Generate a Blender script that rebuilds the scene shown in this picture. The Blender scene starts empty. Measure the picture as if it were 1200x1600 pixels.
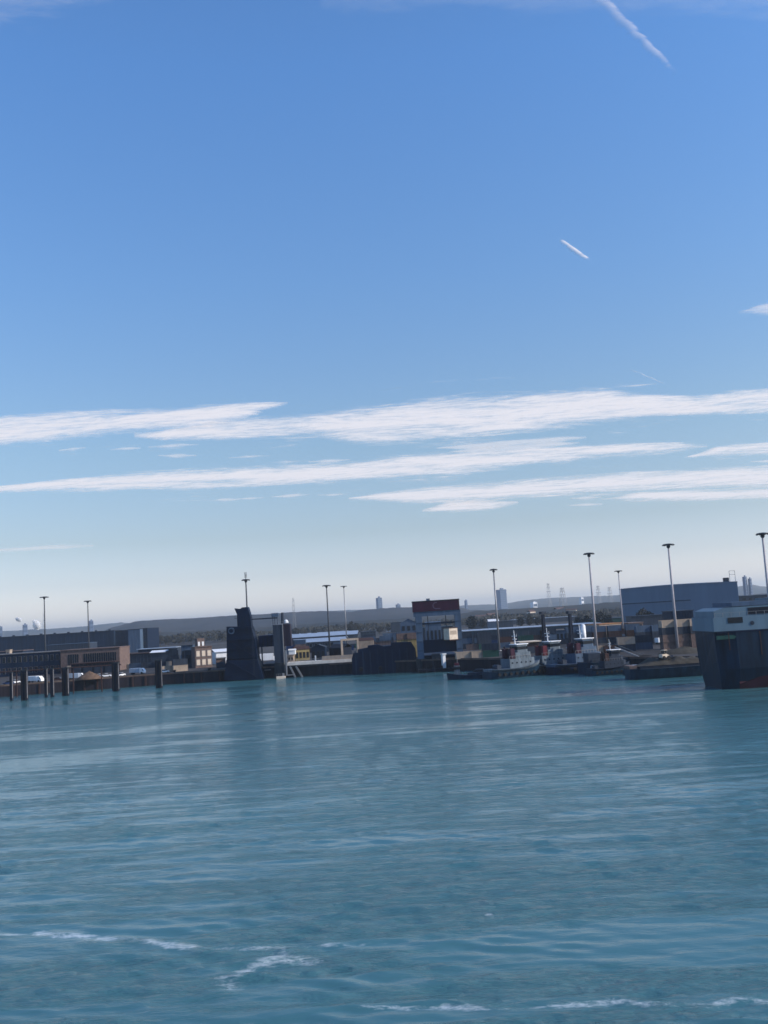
import bpy, bmesh, math, random
import numpy as np
from mathutils import Vector, Matrix, noise
random.seed(7); rng = np.random.default_rng(7)
R = math.radians
S = bpy.context.scene

# ------------------------------------------------------------------ camera
CAM_H = 22.0; FPX = 1500.0; PITCH = R(6.27); ROLL = R(3.5)
cam = bpy.data.cameras.new('camera'); cam_o = bpy.data.objects.new('camera', cam)
S.collection.objects.link(cam_o); S.camera = cam_o
cam.sensor_fit = 'VERTICAL'; cam.sensor_height = 36.0; cam.lens = FPX / 1600.0 * 36.0
cam.clip_start = 0.5; cam.clip_end = 90000
MROT = (Matrix.Rotation(R(90) + PITCH, 4, 'X') @ Matrix.Rotation(-ROLL, 4, 'Z'))
cam_o.matrix_world = Matrix.Translation((0, 0, CAM_H)) @ MROT
M3 = MROT.to_3x3()

def at(px, py, Y):
    """point of the place at distance Y seen in direction (px, py) of the 1200 x 1600 photograph"""
    d = M3 @ Vector((px - 600.0, 800.0 - py, -FPX))
    t = Y / d.y
    return Vector((d.x * t, Y, CAM_H + d.z * t))
def atz(px, py, z):
    d = M3 @ Vector((px - 600.0, 800.0 - py, -FPX))
    t = (z - CAM_H) / d.z
    return Vector((d.x * t, d.y * t, z))
def hz(px): return 1002.0 - 0.061 * px       # the horizon's row at a column

# ------------------------------------------------------------------ world, sun
SUN_AZ = 101.0; SUN_EL = 27.0
w = bpy.data.worlds.new('World'); S.world = w; w.use_nodes = True
nt = w.node_tree; N = nt.nodes; L = nt.links
sky = N.new('ShaderNodeTexSky'); sky.sky_type = 'NISHITA'; sky.sun_disc = False
sky.sun_elevation = R(SUN_EL); sky.sun_rotation = R(SUN_AZ); sky.dust_density = 0.6; sky.air_density = 1.0; sky.ozone_density = 1.5
tc = N.new('ShaderNodeTexCoord'); sep = N.new('ShaderNodeSeparateXYZ'); L.new(tc.outputs['Generated'], sep.inputs[0])
rmp = N.new('ShaderNodeValToRGB'); L.new(sep.outputs[2], rmp.inputs[0])
stops = [(0.0, (2.7, 2.55, 3.0)), (0.03, (1.92, 1.80, 2.18)), (0.05, (1.50, 1.44, 1.74)), (0.09, (1.24, 1.22, 1.34)), (0.18, (1.25, 1.36, 1.45)), (0.34, (1.14, 1.54, 1.92)), (0.52, (1.06, 1.68, 2.32)), (1.0, (0.9, 1.5, 2.2))]
cr = rmp.color_ramp
while len(cr.elements) > 1: cr.elements.remove(cr.elements[-1])
for i, (p, c) in enumerate(stops):
    e = cr.elements[0] if i == 0 else cr.elements.new(p)
    e.position = p; e.color = (c[0] / 3.0, c[1] / 3.0, c[2] / 3.0, 1)
mul = N.new('ShaderNodeVectorMath'); mul.operation = 'MULTIPLY'; L.new(sky.outputs[0], mul.inputs[0]); L.new(rmp.outputs[0], mul.inputs[1])
bg = N['Background']
sc = N.new('ShaderNodeVectorMath'); sc.operation = 'SCALE'; sc.inputs['Scale'].default_value = 3.0; L.new(mul.outputs[0], sc.inputs[0]); L.new(sc.outputs[0], bg.inputs[0])
bg.inputs[1].default_value = 0.1

sl = bpy.data.lights.new('sun', 'SUN'); sl.energy = 5.0; sl.angle = R(0.5); sl.color = (1.0, 0.90, 0.78)
so = bpy.data.objects.new('sun', sl); S.collection.objects.link(so)
sd = Vector((math.sin(R(SUN_AZ)) * math.cos(R(SUN_EL)), math.cos(R(SUN_AZ)) * math.cos(R(SUN_EL)), math.sin(R(SUN_EL))))
so.rotation_euler = sd.to_track_quat('Z', 'Y').to_euler()
S.view_settings.view_transform = 'Standard'; S.view_settings.look = 'None'; S.view_settings.exposure = 0.0; S.view_settings.gamma = 1
S.render.engine = 'CYCLES'
S.cycles.volume_bounces = 0; S.cycles.max_bounces = 6; S.cycles.transparent_max_bounces = 12
S.cycles.pixel_filter_type = 'GAUSSIAN'; S.cycles.filter_width = 1.8

# ------------------------------------------------------------------ materials
MATS = {}
def mat(name, col, rough=0.7, var=0.25, scale=0.6, metal=0.0, bump=0.0, streak=False, spec=0.15):
    if name in MATS: return MATS[name]
    m = bpy.data.materials.new(name); m.use_nodes = True; t = m.node_tree; n = t.nodes; l = t.links
    b = n['Principled BSDF']; b.inputs['Roughness'].default_value = rough; b.inputs['Metallic'].default_value = metal
    b.inputs['Specular IOR Level'].default_value = spec
    g = n.new('ShaderNodeTexCoord'); no = n.new('ShaderNodeTexNoise'); no.inputs['Scale'].default_value = scale; no.inputs['Detail'].default_value = 5
    no.inputs['Roughness'].default_value = 0.65
    mp = n.new('ShaderNodeMapping'); l.new(g.outputs['Object'], mp.inputs[0]); l.new(mp.outputs[0], no.inputs['Vector'])
    if streak: mp.inputs['Scale'].default_value = (2.0, 2.0, 0.25)
    r = n.new('ShaderNodeValToRGB'); r.color_ramp.elements[0].position = 0.3; r.color_ramp.elements[1].position = 0.7
    lo = [c * (1 - var) for c in col]; hi = [min(1, c * (1 + var)) for c in col]
    r.color_ramp.elements[0].color = (*lo, 1); r.color_ramp.elements[1].color = (*hi, 1)
    l.new(no.outputs['Fac'], r.inputs[0]); l.new(r.outputs[0], b.inputs['Base Color'])
    if bump:
        bp = n.new('ShaderNodeBump'); bp.inputs['Strength'].default_value = bump; l.new(no.outputs['Fac'], bp.inputs['Height']); l.new(bp.outputs[0], b.inputs['Normal'])
    MATS[name] = m; return m
navy = mat('navy_steel', (.0, .0065, .026), 0.6, 0.35, 0.4, streak=True)
slate = mat('slate_steel', (.026, .036, .056), 0.6, 0.3, 0.4, streak=True)
bluegrey = mat('bluegrey_paint', (.060, .095, .15), 0.6, 0.25, 0.3, streak=True)
darkwall = mat('dark_cladding', (.006, .017, .042), 0.7, 0.3, 0.15, streak=True)
rust = mat('rusty_steel', (.05, .028, .026), 0.85, 0.45, 0.9, streak=True)
tarred = mat('tarred_timber', (.006, .009, .018), 0.8, 0.5, 0.8, streak=True)
brown = mat('brown_brick', (.14, .10, .09), 0.85, 0.3, 0.8)
beige = mat('beige_paint', (.36, .29, .23), 0.7, 0.2, 0.6)
cream = mat('cream_paint', (0.62, 0.52, 0.42), 0.6, 0.15, 0.8)
yellow = mat('ochre_paint', (.28, .22, .10), 0.6, 0.3, 0.8)
white = mat('white_paint', (0.75, 0.76, 0.78), 0.45, 0.12, 0.5, streak=True)
palegrey = mat('pale_grey_sheet', (.27, .33, .42), 0.5, 0.2, 0.2, streak=True)
galv = mat('galvanised_steel', (.26, .26, .27), 0.45, 0.15, 0.8, metal=0.4)
darkgalv = mat('weathered_mast_steel', (.05, .055, .065), 0.55, 0.2, 0.8)
palemast = mat('pale_mast_paint', (.36, .34, .36), .5, .15, .8)
lampdark = mat('lamp_housing', (.045, .05, .06), 0.5, 0.2, 2)
glass = mat('dark_glass', (0.012, 0.016, 0.022), 0.08, 0.2, 1)
red = mat('red_paint', (.085, .012, .022), 0.6, 0.3, 0.6, streak=True)
maroon = mat('maroon_sheet', (.036, .009, .023), 0.6, 0.25, 0.4, streak=True)
emblem_m = mat('faded_white_lettering', (.10, .07, .11), 0.7, 0.3, 2)
orange = mat('orange_paint', (.33, .15, .06), 0.6, 0.3, 0.7)
greenp = mat('green_paint', (.015, .06, .05), 0.6, 0.3, 0.7)
bluep = mat('blue_paint', (.012, .035, .11), 0.6, 0.3, 0.7)
tealroof = mat('teal_sheet_roof', (.015, .036, .056), 0.6, 0.25, 0.1)
whhouse = mat('warehouse_cladding', (.115, .175, .25), 0.65, 0.12, 0.05, streak=True)
concrete = mat('concrete', (.17, .165, .17), 0.9, 0.3, 0.7, bump=0.3)
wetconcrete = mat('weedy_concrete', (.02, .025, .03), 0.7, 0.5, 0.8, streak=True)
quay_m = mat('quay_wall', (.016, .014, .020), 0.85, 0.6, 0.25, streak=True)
rubber = mat('black_rubber', (0.012, 0.012, 0.014), 0.8, 0.3, 1)
sand_m = mat('olive_sand', (.055, .050, .042), 0.95, 0.4, 0.5, bump=0.6)
soil_m = mat('brown_soil', (.13, .085, .06), 0.95, 0.4, 0.8, bump=0.6)
hullblue = mat('navy_hull', (.006, .024, .048), 0.5, 0.5, 0.2, streak=True)
boot = mat('red_boottop', (.034, .009, .017), 0.6, 0.4, 0.2)
shipwhite = mat('ship_white', (.11, .17, .22), 0.5, 0.12, 0.15, streak=True)
tower_far = mat('tower_block_wall', (.12, .16, .25), 0.6, 0.15, 0.05)
rooftile = mat('roof_tile', (.09,.055,.05), 0.8, 0.25, 0.3)
bark = mat('bark', (0.05, 0.04, 0.035), 0.9, 0.3, 2)
leaf = mat('winter_foliage', (.030, .031, .030), 0.9, 0.5, 0.3)

# ------------------------------------------------------------------ mesh helpers
C = S.collection
class MB:
    def __init__(s): s.v = []; s.f = []
    def add(s, vs, fs):
        k = len(s.v); s.v += [tuple(v) for v in vs]; s.f += [tuple(i + k for i in f) for f in fs]; return s
    def box(s, x0, x1, y0, y1, z0, z1, rz=0, o=(0, 0, 0)):
        vs = [Vector((x, y, z)) for z in (z0, z1) for y in (y0, y1) for x in (x0, x1)]
        if rz: m = Matrix.Rotation(rz, 3, 'Z'); vs = [m @ v for v in vs]
        vs = [v + Vector(o) for v in vs]
        return s.add(vs, [(0, 2, 3, 1), (4, 5, 7, 6), (0, 1, 5, 4), (2, 6, 7, 3), (0, 4, 6, 2), (1, 3, 7, 5)])
    def cyl(s, p0, p1, r0, r1=None, n=12):
        r1 = r0 if r1 is None else r1; p0 = Vector(p0); p1 = Vector(p1); d = (p1 - p0).normalized()
        a = d.orthogonal().normalized(); b = d.cross(a)
        vs = []
        for p, r in ((p0, r0), (p1, r1)):
            for i in range(n):
                t = 2 * math.pi * i / n; vs.append(p + a * (r * math.cos(t)) + b * (r * math.sin(t)))
        fs = [(i, (i + 1) % n, n + (i + 1) % n, n + i) for i in range(n)] + [tuple(range(n - 1, -1, -1)), tuple(range(n, 2 * n))]
        return s.add(vs, fs)
    def beam(s, p0, p1, t): return s.cyl(p0, p1, t * 0.6, n=4)
    def lathe(s, prof, n=20, o=(0, 0, 0)):
        vs = []; fs = []; m = len(prof); o = Vector(o)
        for i in range(n):
            t = 2 * math.pi * i / n
            for r, z in prof: vs.append(o + Vector((r * math.cos(t), r * math.sin(t), z)))
        for i in range(n):
            for j in range(m - 1):
                a = i * m + j; b = ((i + 1) % n) * m + j; fs.append((a, b, b + 1, a + 1))
        return s.add(vs, fs)
    def slab(s, poly, y0, y1):           # outline in x-z, given thickness in y
        n = len(poly); vs = [(x, y0, z) for x, z in poly] + [(x, y1, z) for x, z in poly]
        fs = [tuple(range(n)), tuple(range(2 * n - 1, n - 1, -1))] + [(i, i + n, (i + 1) % n + n, (i + 1) % n) for i in range(n)]
        return s.add(vs, fs)
    def plan(s, poly, z0, z1):           # outline in x-y, given height
        n = len(poly); vs = [(x, y, z0) for x, y in poly] + [(x, y, z1) for x, y in poly]
        fs = [tuple(range(n - 1, -1, -1)), tuple(range(n, 2 * n))] + [(i, (i + 1) % n, (i + 1) % n + n, i + n) for i in range(n)]
        return s.add(vs, fs)
    def gable(s, x0, x1, y0, y1, z0, zr, over=0.3, along='x', t=0.15):
        if along == 'x':
            ym = (y0 + y1) / 2; x0 -= over; x1 += over; y0 -= over; y1 += over
            pr = [(y0, z0), (ym, zr), (y1, z0), (y1, z0 + t), (ym, zr + t), (y0, z0 + t)]
            vs = [(x0, a, b) for a, b in pr] + [(x1, a, b) for a, b in pr]
        else:
            xm = (x0 + x1) / 2; x0 -= over; x1 += over; y0 -= over; y1 += over
            pr = [(x0, z0), (xm, zr), (x1, z0), (x1, z0 + t), (xm, zr + t), (x0, z0 + t)]
            vs = [(a, y0, b) for a, b in pr] + [(a, y1, b) for a, b in pr]
        fs = [(0, 1, 4, 5), (1, 2, 3, 4), (11, 10, 7, 6), (10, 9, 8, 7)] + [(i, i + 6, (i + 1) % 6 + 6, (i + 1) % 6) for i in range(6)]
        return s.add(vs, fs)
    def build(s, name, m, parent=None, smooth=False, bevel=0):
        me = bpy.data.meshes.new(name); me.from_pydata(s.v, [], s.f); me.materials.append(m); me.update()
        bm = bmesh.new(); bm.from_mesh(me); bmesh.ops.recalc_face_normals(bm, faces=bm.faces)
        if bevel: bmesh.ops.bevel(bm, geom=bm.edges[:], offset=bevel, segments=1, affect='EDGES')
        bm.to_mesh(me); bm.free()
        if smooth: me.polygons.foreach_set('use_smooth', [True] * len(me.polygons))
        o = bpy.data.objects.new(name, me); C.objects.link(o)
        if parent: o.parent = parent
        return o
def tag(o, label=None, cat=None, group=None, kind=None):
    if label: o['label'] = label
    if cat: o['category'] = cat
    if group: o['group'] = group
    if kind: o['kind'] = kind
    return o
def thing(name, label, cat, loc=(0, 0, 0), rz=0, group=None):
    o = bpy.data.objects.new(name, None); C.objects.link(o); o.location = loc; o.rotation_euler = (0, 0, rz); o.empty_display_size = 1
    return tag(o, label, cat, group)
def children(o): return [c for c in bpy.data.objects if c.parent == o]
def dup(root, loc, rz=0, label=None, group=None, sc=None):
    def cp(o, par):
        c = o.copy(); C.objects.link(c); c.parent = par
        for k in children(o): cp(k, c)
        return c
    r = cp(root, None); r.location = loc; r.rotation_euler = (0, 0, rz)
    if label: r['label'] = label
    if group: r['group'] = group
    if sc: r.scale = sc
    return r
def attr(me, name, data):
    a = me.attributes.new(name, 'FLOAT', 'POINT'); a.data.foreach_set('value', np.asarray(data, dtype=np.float32))

GZ = 4.5     # quay level above the water

# ------------------------------------------------------------------ water
def make_water():
    th = np.concatenate([np.radians(np.linspace(-150, -32, 50, endpoint=False)), np.radians(np.linspace(-32, 32, 400, endpoint=False)), np.radians(np.linspace(32, 150, 50))])
    r = [14.0]
    while r[-1] < 520: r.append(r[-1] * 1.0055)
    while r[-1] < 17000: r.append(r[-1] * 1.035)
    r = np.array(r); T, Rr = np.meshgrid(th, r); X = Rr * np.sin(T); Y = Rr * np.cos(T)
    Z = np.zeros_like(X)
    for i in range(30):
        lam = 0.9 * (1.045 ** i) * rng.uniform(.9, 1.1)
        a = rng.normal(R(4), .36); k = 2 * math.pi / lam
        amp = 0.0078 * lam ** 0.7
        ph = rng.uniform(0, 6.28)
        fade = np.clip((lam / (Rr * 0.0065) - 1.6) / 2.0, 0, 1)
        Z += amp * fade * np.sin(k * (X * math.sin(a) + Y * math.cos(a)) + ph + 0.8 * np.sin(0.03 * X + i) )
    Z *= (1 + .45 * np.sin(X * .11 + .6 * np.sin(Y * .07)) * np.sin(Y * .16 + X * .02)) * np.clip((Rr - 14) / 10, 0, 1) * np.clip((900 - Rr) / 500, 0, 1)
    # foam and slick lines traced where they lie on the water
    foam = np.zeros_like(X); slick = np.zeros_like(X)
    def line(pts, wid, arr, amt, jit=0):
        P = [atz(x, y, 0) for x, y in pts]
        for (a, b) in zip(P[:-1], P[1:]):
            dx, dy = b.x - a.x, b.y - a.y; L2 = dx * dx + dy * dy
            t = np.clip(((X - a.x) * dx + (Y - a.y) * dy) / L2, 0, 1)
            d = np.hypot(X - a.x - t * dx, Y - a.y - t * dy)
            np.maximum(arr, amt * np.exp(-(d / (wid * (1.3 if arr is foam else 1))) ** 2), out=arr)
    line([(60, 1458), (90, 1461), (135, 1464), (175, 1467)], 0.55, foam, 1.0)
    line([(195, 1467), (235, 1471), (262, 1477), (300, 1480)], 0.5, foam, 0.85)
    line([(0, 1460), (60, 1460), (180, 1468), (330, 1482), (420, 1482), (600, 1474)], 0.34, foam, 0.62)
    line([(352, 1532), (366, 1540)], 0.8, foam, 0.75)
    line([(366, 1530), (375, 1517), (400, 1508), (425, 1502)], 0.55, foam, 0.7)
    line([(425, 1500), (440, 1492), (452, 1497), (482, 1500)], 0.95, foam, 0.85)
    line([(560, 1574), (700, 1574), (760, 1576), (850, 1572)], 0.28, foam, 0.6)
    line([(695, 1573), (745, 1575)], 0.35, foam, 0.75)
    line([(860, 1570), (915, 1569), (970, 1564), (1010, 1570), (1120, 1570)], 0.36, foam, 0.7)
    line([(1118, 1568), (1160, 1562), (1200, 1566), (1300, 1560)], 0.45, foam, 0.85)
    line([(760, 1428), (768, 1433)], 0.3, foam, 0.7)
    line([(500, 1197), (560, 1196), (620, 1194)], 1.0, foam, 0.4)
    # ferry wake slicks: smoother lanes curving across the basin
    line([(250, 1148), (500, 1140), (800, 1128), (1100, 1112), (1500, 1088)], 6.0, slick, .9)
    line([(420, 1120), (500, 1116), (800, 1106), (1000, 1098), (1400, 1076)], 4.5, slick, .75)
    line([(420, 1108), (700, 1098), (1000, 1080), (1100, 1074)], 5.0, slick, 0.95)
    line([(860, 1070), (1000, 1066), (1095, 1064)], 4.0, slick, 0.8)
    Z *= 1 - .7 * slick
    nr, ntn = X.shape
    co = np.stack([X, Y, Z], -1).reshape(-1, 3)
    idx = np.arange(nr * ntn).reshape(nr, ntn)
    q = np.stack([idx[:-1, :-1], idx[:-1, 1:], idx[1:, 1:], idx[1:, :-1]], -1).reshape(-1, 4)[:, ::-1]
    me = bpy.data.meshes.new('water'); me.from_pydata(co.tolist(), [], q.tolist()); me.update()
    me.polygons.foreach_set('use_smooth', [True] * len(me.polygons))
    attr(me, 'foam', foam.ravel()); attr(me, 'slick', slick.ravel())
    m = bpy.data.materials.new('sea_water'); m.use_nodes = True; t = m.node_tree; n = t.nodes; l = t.links
    b = n['Principled BSDF']; b.inputs['IOR'].default_value = 1.38; b.inputs['Specular IOR Level'].default_value = 0.5
    geo = n.new('ShaderNodeNewGeometry')
    def tex(sx, sy, scale, det, rough=.6, dist=0.0, rot=0):
        mp = n.new('ShaderNodeMapping'); mp.inputs['Scale'].default_value = (sx, sy, 1); mp.inputs['Rotation'].default_value = (0, 0, rot)
        l.new(geo.outputs['Position'], mp.inputs[0])
        x = n.new('ShaderNodeTexNoise'); x.inputs['Scale'].default_value = scale; x.inputs['Detail'].default_value = det; x.inputs['Roughness'].default_value = rough
        x.inputs['Distortion'].default_value = dist; l.new(mp.outputs[0], x.inputs['Vector']); return x.outputs['Fac']
    def math_(op, a, bb, clamp=False):
        x = n.new('ShaderNodeMath'); x.operation = op; x.use_clamp = clamp
        for i, v in enumerate((a, bb)):
            if hasattr(v, 'links') or not isinstance(v, (int, float)): l.new(v, x.inputs[i])
            else: x.inputs[i].default_value = v
        return x.outputs[0]
    def rng_(v, a, b2, c, d):
        x = n.new('ShaderNodeMapRange'); x.interpolation_type = 'SMOOTHSTEP'; l.new(v, x.inputs[0])
        for i, q_ in enumerate((a, b2, c, d)): x.inputs[i + 1].default_value = q_
        return x.outputs[0]
    chop = tex(0.36, 1.0, 1.7, 6, .68, .2, R(4)); swell = tex(0.30, 1.0, 0.42, 5, .6, .2, R(-3)); big = tex(0.35, 1, 0.018, 5, .6, .8, R(5)); mid = tex(0.25, 1, 0.07, 4, .55, .5, R(3))
    sk = n.new('ShaderNodeAttribute'); sk.attribute_name = 'slick'; fo = n.new('ShaderNodeAttribute'); fo.attribute_name = 'foam'
    fine = tex(0.16, 1, 0.33, 4, .6, .3, R(3)); patch = math_('ADD', math_('ADD', math_('MULTIPLY', big, 0.35), math_('MULTIPLY', mid, 0.30)), math_('MULTIPLY', fine, 0.35))
    calm = rng_(patch, 0.47, 0.57, 0.0, 1.0)
    skn = math_('MULTIPLY', sk.outputs['Fac'], rng_(tex(.12, 1, .09, 4), .35, .6, .5, 1.0))
    calm = math_('MAXIMUM', math_('MULTIPLY', calm, 0.9), skn)
    bstr = rng_(calm, 0, 1, 1.0, 0.10)
    hgt = math_('ADD', math_('ADD', math_('MULTIPLY', chop, 0.24), math_('MULTIPLY', tex(0.30, 1.0, 4.2, 4, .6, .2, R(-6)), 0.06)), math_('MULTIPLY', swell, 0.85))
    bp = n.new('ShaderNodeBump'); bp.inputs['Distance'].default_value = 1.0; l.new(bstr, bp.inputs['Strength']); l.new(hgt, bp.inputs['Height'])
    l.new(bp.outputs[0], b.inputs['Normal'])
    l.new(rng_(calm, 0, 1, 0.12, 0.05), b.inputs['Roughness'])
    cr_ = n.new('ShaderNodeValToRGB'); cr_.color_ramp.elements[0].position = .35; cr_.color_ramp.elements[1].position = .65
    cr_.color_ramp.elements[0].color = (0.042, 0.128, 0.152, 1); cr_.color_ramp.elements[1].color = (0.056, 0.156, 0.174, 1); l.new(big, cr_.inputs[0])
    fn = tex(.45, 1, 2.2, 8, .8, .6); fm = tex(.7, 1, .35, 4, .6, .5)
    ff = math_('ADD', fo.outputs['Fac'], math_('ADD', math_('MULTIPLY', math_('SUBTRACT', fn, 0.5), 2.6), math_('MULTIPLY', math_('SUBTRACT', fm, 0.5), 1.6)))
    ff = rng_(math_('MULTIPLY', ff, rng_(fo.outputs['Fac'], 0.1, 0.4, 0, 1)), 0.36, 1.25, 0, .8)
    mx = n.new('ShaderNodeMix'); mx.data_type = 'RGBA'; l.new(ff, mx.inputs[0]); l.new(cr_.outputs[0], mx.inputs[6]); mx.inputs[7].default_value = (.62, .68, .70, 1)
    l.new(mx.outputs[2], b.inputs['Base Color'])
    me.materials.append(m); o = bpy.data.objects.new('water', me); C.objects.link(o); tag(o, kind='structure')
make_water()

# ------------------------------------------------------------------ ground with its quay wall
SHORE = [(-1500, 430), (-330, 400)] + [(at(px, hz(px) + 60, Y).x, Y) for px, Y in ((0, 384), (100, 392), (240, 402), (348, 402), (420, 404), (545, 396), (640, 383), (700, 378), (830, 345), (930, 330), (990, 310), (1040, 300), (1100, 292))] + [(150, 285), (1500, 300)]
def make_ground():
    pts = SHORE
    n = len(pts); vs = []; rows = [(0, None)]
    mb = MB()
    top = [(x, y, GZ) for x, y in pts]; bot = [(x, y, -2.0) for x, y in pts]
    mb.add(top + bot, [(i, i + 1, n + i + 1, n + i) for i in range(n - 1)])
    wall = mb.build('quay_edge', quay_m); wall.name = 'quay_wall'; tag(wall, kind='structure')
    # coping in a lighter concrete, a real 0.35 m kerb
    cp = MB()
    for (a, b) in zip(pts[:-1], pts[1:]):
        a = Vector((*a, 0)); b = Vector((*b, 0)); d = (b - a).normalized(); q = Vector((-d.y, d.x, 0))
        p = [a - q * .15, b - q * .15, b + q * .8, a + q * .8]
        cp.add([(v.x, v.y, GZ - .35) for v in p] + [(v.x, v.y, GZ + .3) for v in p], [(0, 3, 2, 1), (4, 5, 6, 7), (0, 1, 5, 4), (2, 3, 7, 6), (1, 2, 6, 5), (3, 0, 4, 7)])
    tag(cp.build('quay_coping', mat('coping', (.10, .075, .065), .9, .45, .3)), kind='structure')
    g = MB(); far = [(pts[i][0] * (1 if abs(pts[i][0]) < 1400 else 10), 16000) for i in range(n)]
    ysteps = [0, .002, .006, .015, .04, .1, .3, 1]
    for s_ in ysteps:
        for i in range(n): g.v.append((pts[i][0] + (far[i][0] * (1 + 20 * s_) - pts[i][0]) * s_ * .9, pts[i][1] + (16000 - pts[i][1]) * s_, GZ))
    for j in range(len(ysteps) - 1):
        for i in range(n - 1): a = j * n + i; g.f.append((a, a + 1, a + n + 1, a + n))
    m = mat('yard_ground', (.050, .046, .046), .9, .55, .018)
    tag(g.build('ground', m), kind='structure')
make_ground()

# ------------------------------------------------------------------ hills
def ridge(name, crest, Yf, Yc, m, rough=1.0, zf=GZ + .02, seed=0):
    """a hill range: foot at distance Yf, crest line at distance Yc"""
    xs = np.arange(crest[0][0], crest[-1][0] + 1, 5.0); ty = np.interp(xs, [c[0] for c in crest], [c[1] for c in crest])
    g = MB(); nr = 11
    for j in range(nr):
        f = j / (nr - 1)
        for x, y in zip(xs, ty):
            top = at(x, y, Yc)
            if f <= .7:
                u = f / .7; Y = Yf + (Yc - Yf) * u; z = zf + (top.z - zf) * (u ** .8)
            else:
                u = (f - .7) / .3; Y = Yc + (Yc - Yf) * u; z = top.z + (zf - 1 - top.z) * u ** 1.5
            X = at(x, hz(x), Y).x
            if 0 < f < .95: z += noise.noise(Vector((X * .012, Y * .004, seed))) * rough * (0.6 if f == .7 else 1.5) + noise.noise(Vector((X * .06, Y * .02, seed + 5))) * rough * .5
            g.v.append((X, Y, z))
    n = len(xs)
    for j in range(nr - 1):
        for i in range(n - 1): a = j * n + i; g.f.append((a, a + 1, a + n + 1, a + n))
    return tag(g.build(name, m, smooth=True), kind='structure')
def hillmat(name, c1, c2, scale, c3=None):
    m = bpy.data.materials.new(name); m.use_nodes = True; t = m.node_tree; n = t.nodes; l = t.links; b = n['Principled BSDF']; b.inputs['Roughness'].default_value = .95
    b.inputs['Specular IOR Level'].default_value = .1
    g = n.new('ShaderNodeNewGeometry'); mp = n.new('ShaderNodeMapping'); mp.inputs['Scale'].default_value = (1, .25, 3); l.new(g.outputs['Position'], mp.inputs[0])
    a = n.new('ShaderNodeTexNoise'); a.inputs['Scale'].default_value = scale; a.inputs['Detail'].default_value = 7; a.inputs['Roughness'].default_value = .7; l.new(mp.outputs[0], a.inputs[0])
    v = n.new('ShaderNodeTexVoronoi'); v.inputs['Scale'].default_value = scale * .8; l.new(mp.outputs[0], v.inputs[0])
    r = n.new('ShaderNodeValToRGB'); r.color_ramp.elements[0].position = .38; r.color_ramp.elements[1].position = .62
    r.color_ramp.elements[0].color = (*c1, 1); r.color_ramp.elements[1].color = (*c2, 1); l.new(a.outputs['Fac'], r.inputs[0])
    mx = n.new('ShaderNodeMix'); mx.data_type = 'RGBA'; rr = n.new('ShaderNodeMapRange'); l.new(v.outputs['Color'], rr.inputs[0]); rr.inputs[1].default_value = .62; rr.inputs[2].default_value = .7; rr.inputs[3].default_value = 0; rr.inputs[4].default_value = .5
    l.new(rr.outputs[0], mx.inputs[0]); l.new(r.outputs[0], mx.inputs[6]); mx.inputs[7].default_value = (*(c3 or c2), 1); l.new(mx.outputs[2], b.inputs['Base Color']); return m
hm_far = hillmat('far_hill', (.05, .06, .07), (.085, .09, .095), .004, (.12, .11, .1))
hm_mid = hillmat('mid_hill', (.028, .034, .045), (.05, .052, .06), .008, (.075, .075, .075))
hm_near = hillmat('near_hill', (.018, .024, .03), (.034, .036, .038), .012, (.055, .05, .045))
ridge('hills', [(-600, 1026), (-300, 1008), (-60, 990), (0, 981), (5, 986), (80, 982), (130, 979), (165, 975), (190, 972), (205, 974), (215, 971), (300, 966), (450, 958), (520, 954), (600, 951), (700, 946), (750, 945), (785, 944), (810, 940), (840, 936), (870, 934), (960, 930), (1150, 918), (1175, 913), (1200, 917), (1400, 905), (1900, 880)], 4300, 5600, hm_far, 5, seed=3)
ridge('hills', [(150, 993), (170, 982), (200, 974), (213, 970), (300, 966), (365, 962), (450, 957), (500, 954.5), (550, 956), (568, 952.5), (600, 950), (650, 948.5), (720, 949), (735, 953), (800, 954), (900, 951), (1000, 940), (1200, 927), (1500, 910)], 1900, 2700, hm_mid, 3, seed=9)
ridge('hills', [(-400, 1024), (0, 999), (200, 990), (400, 981), (500, 974), (700, 962), (740, 955), (860, 948), (960, 941), (1100, 934), (1200, 928), (1500, 912)], 1400, 1750, hm_near, 2.5, seed=17)

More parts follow.
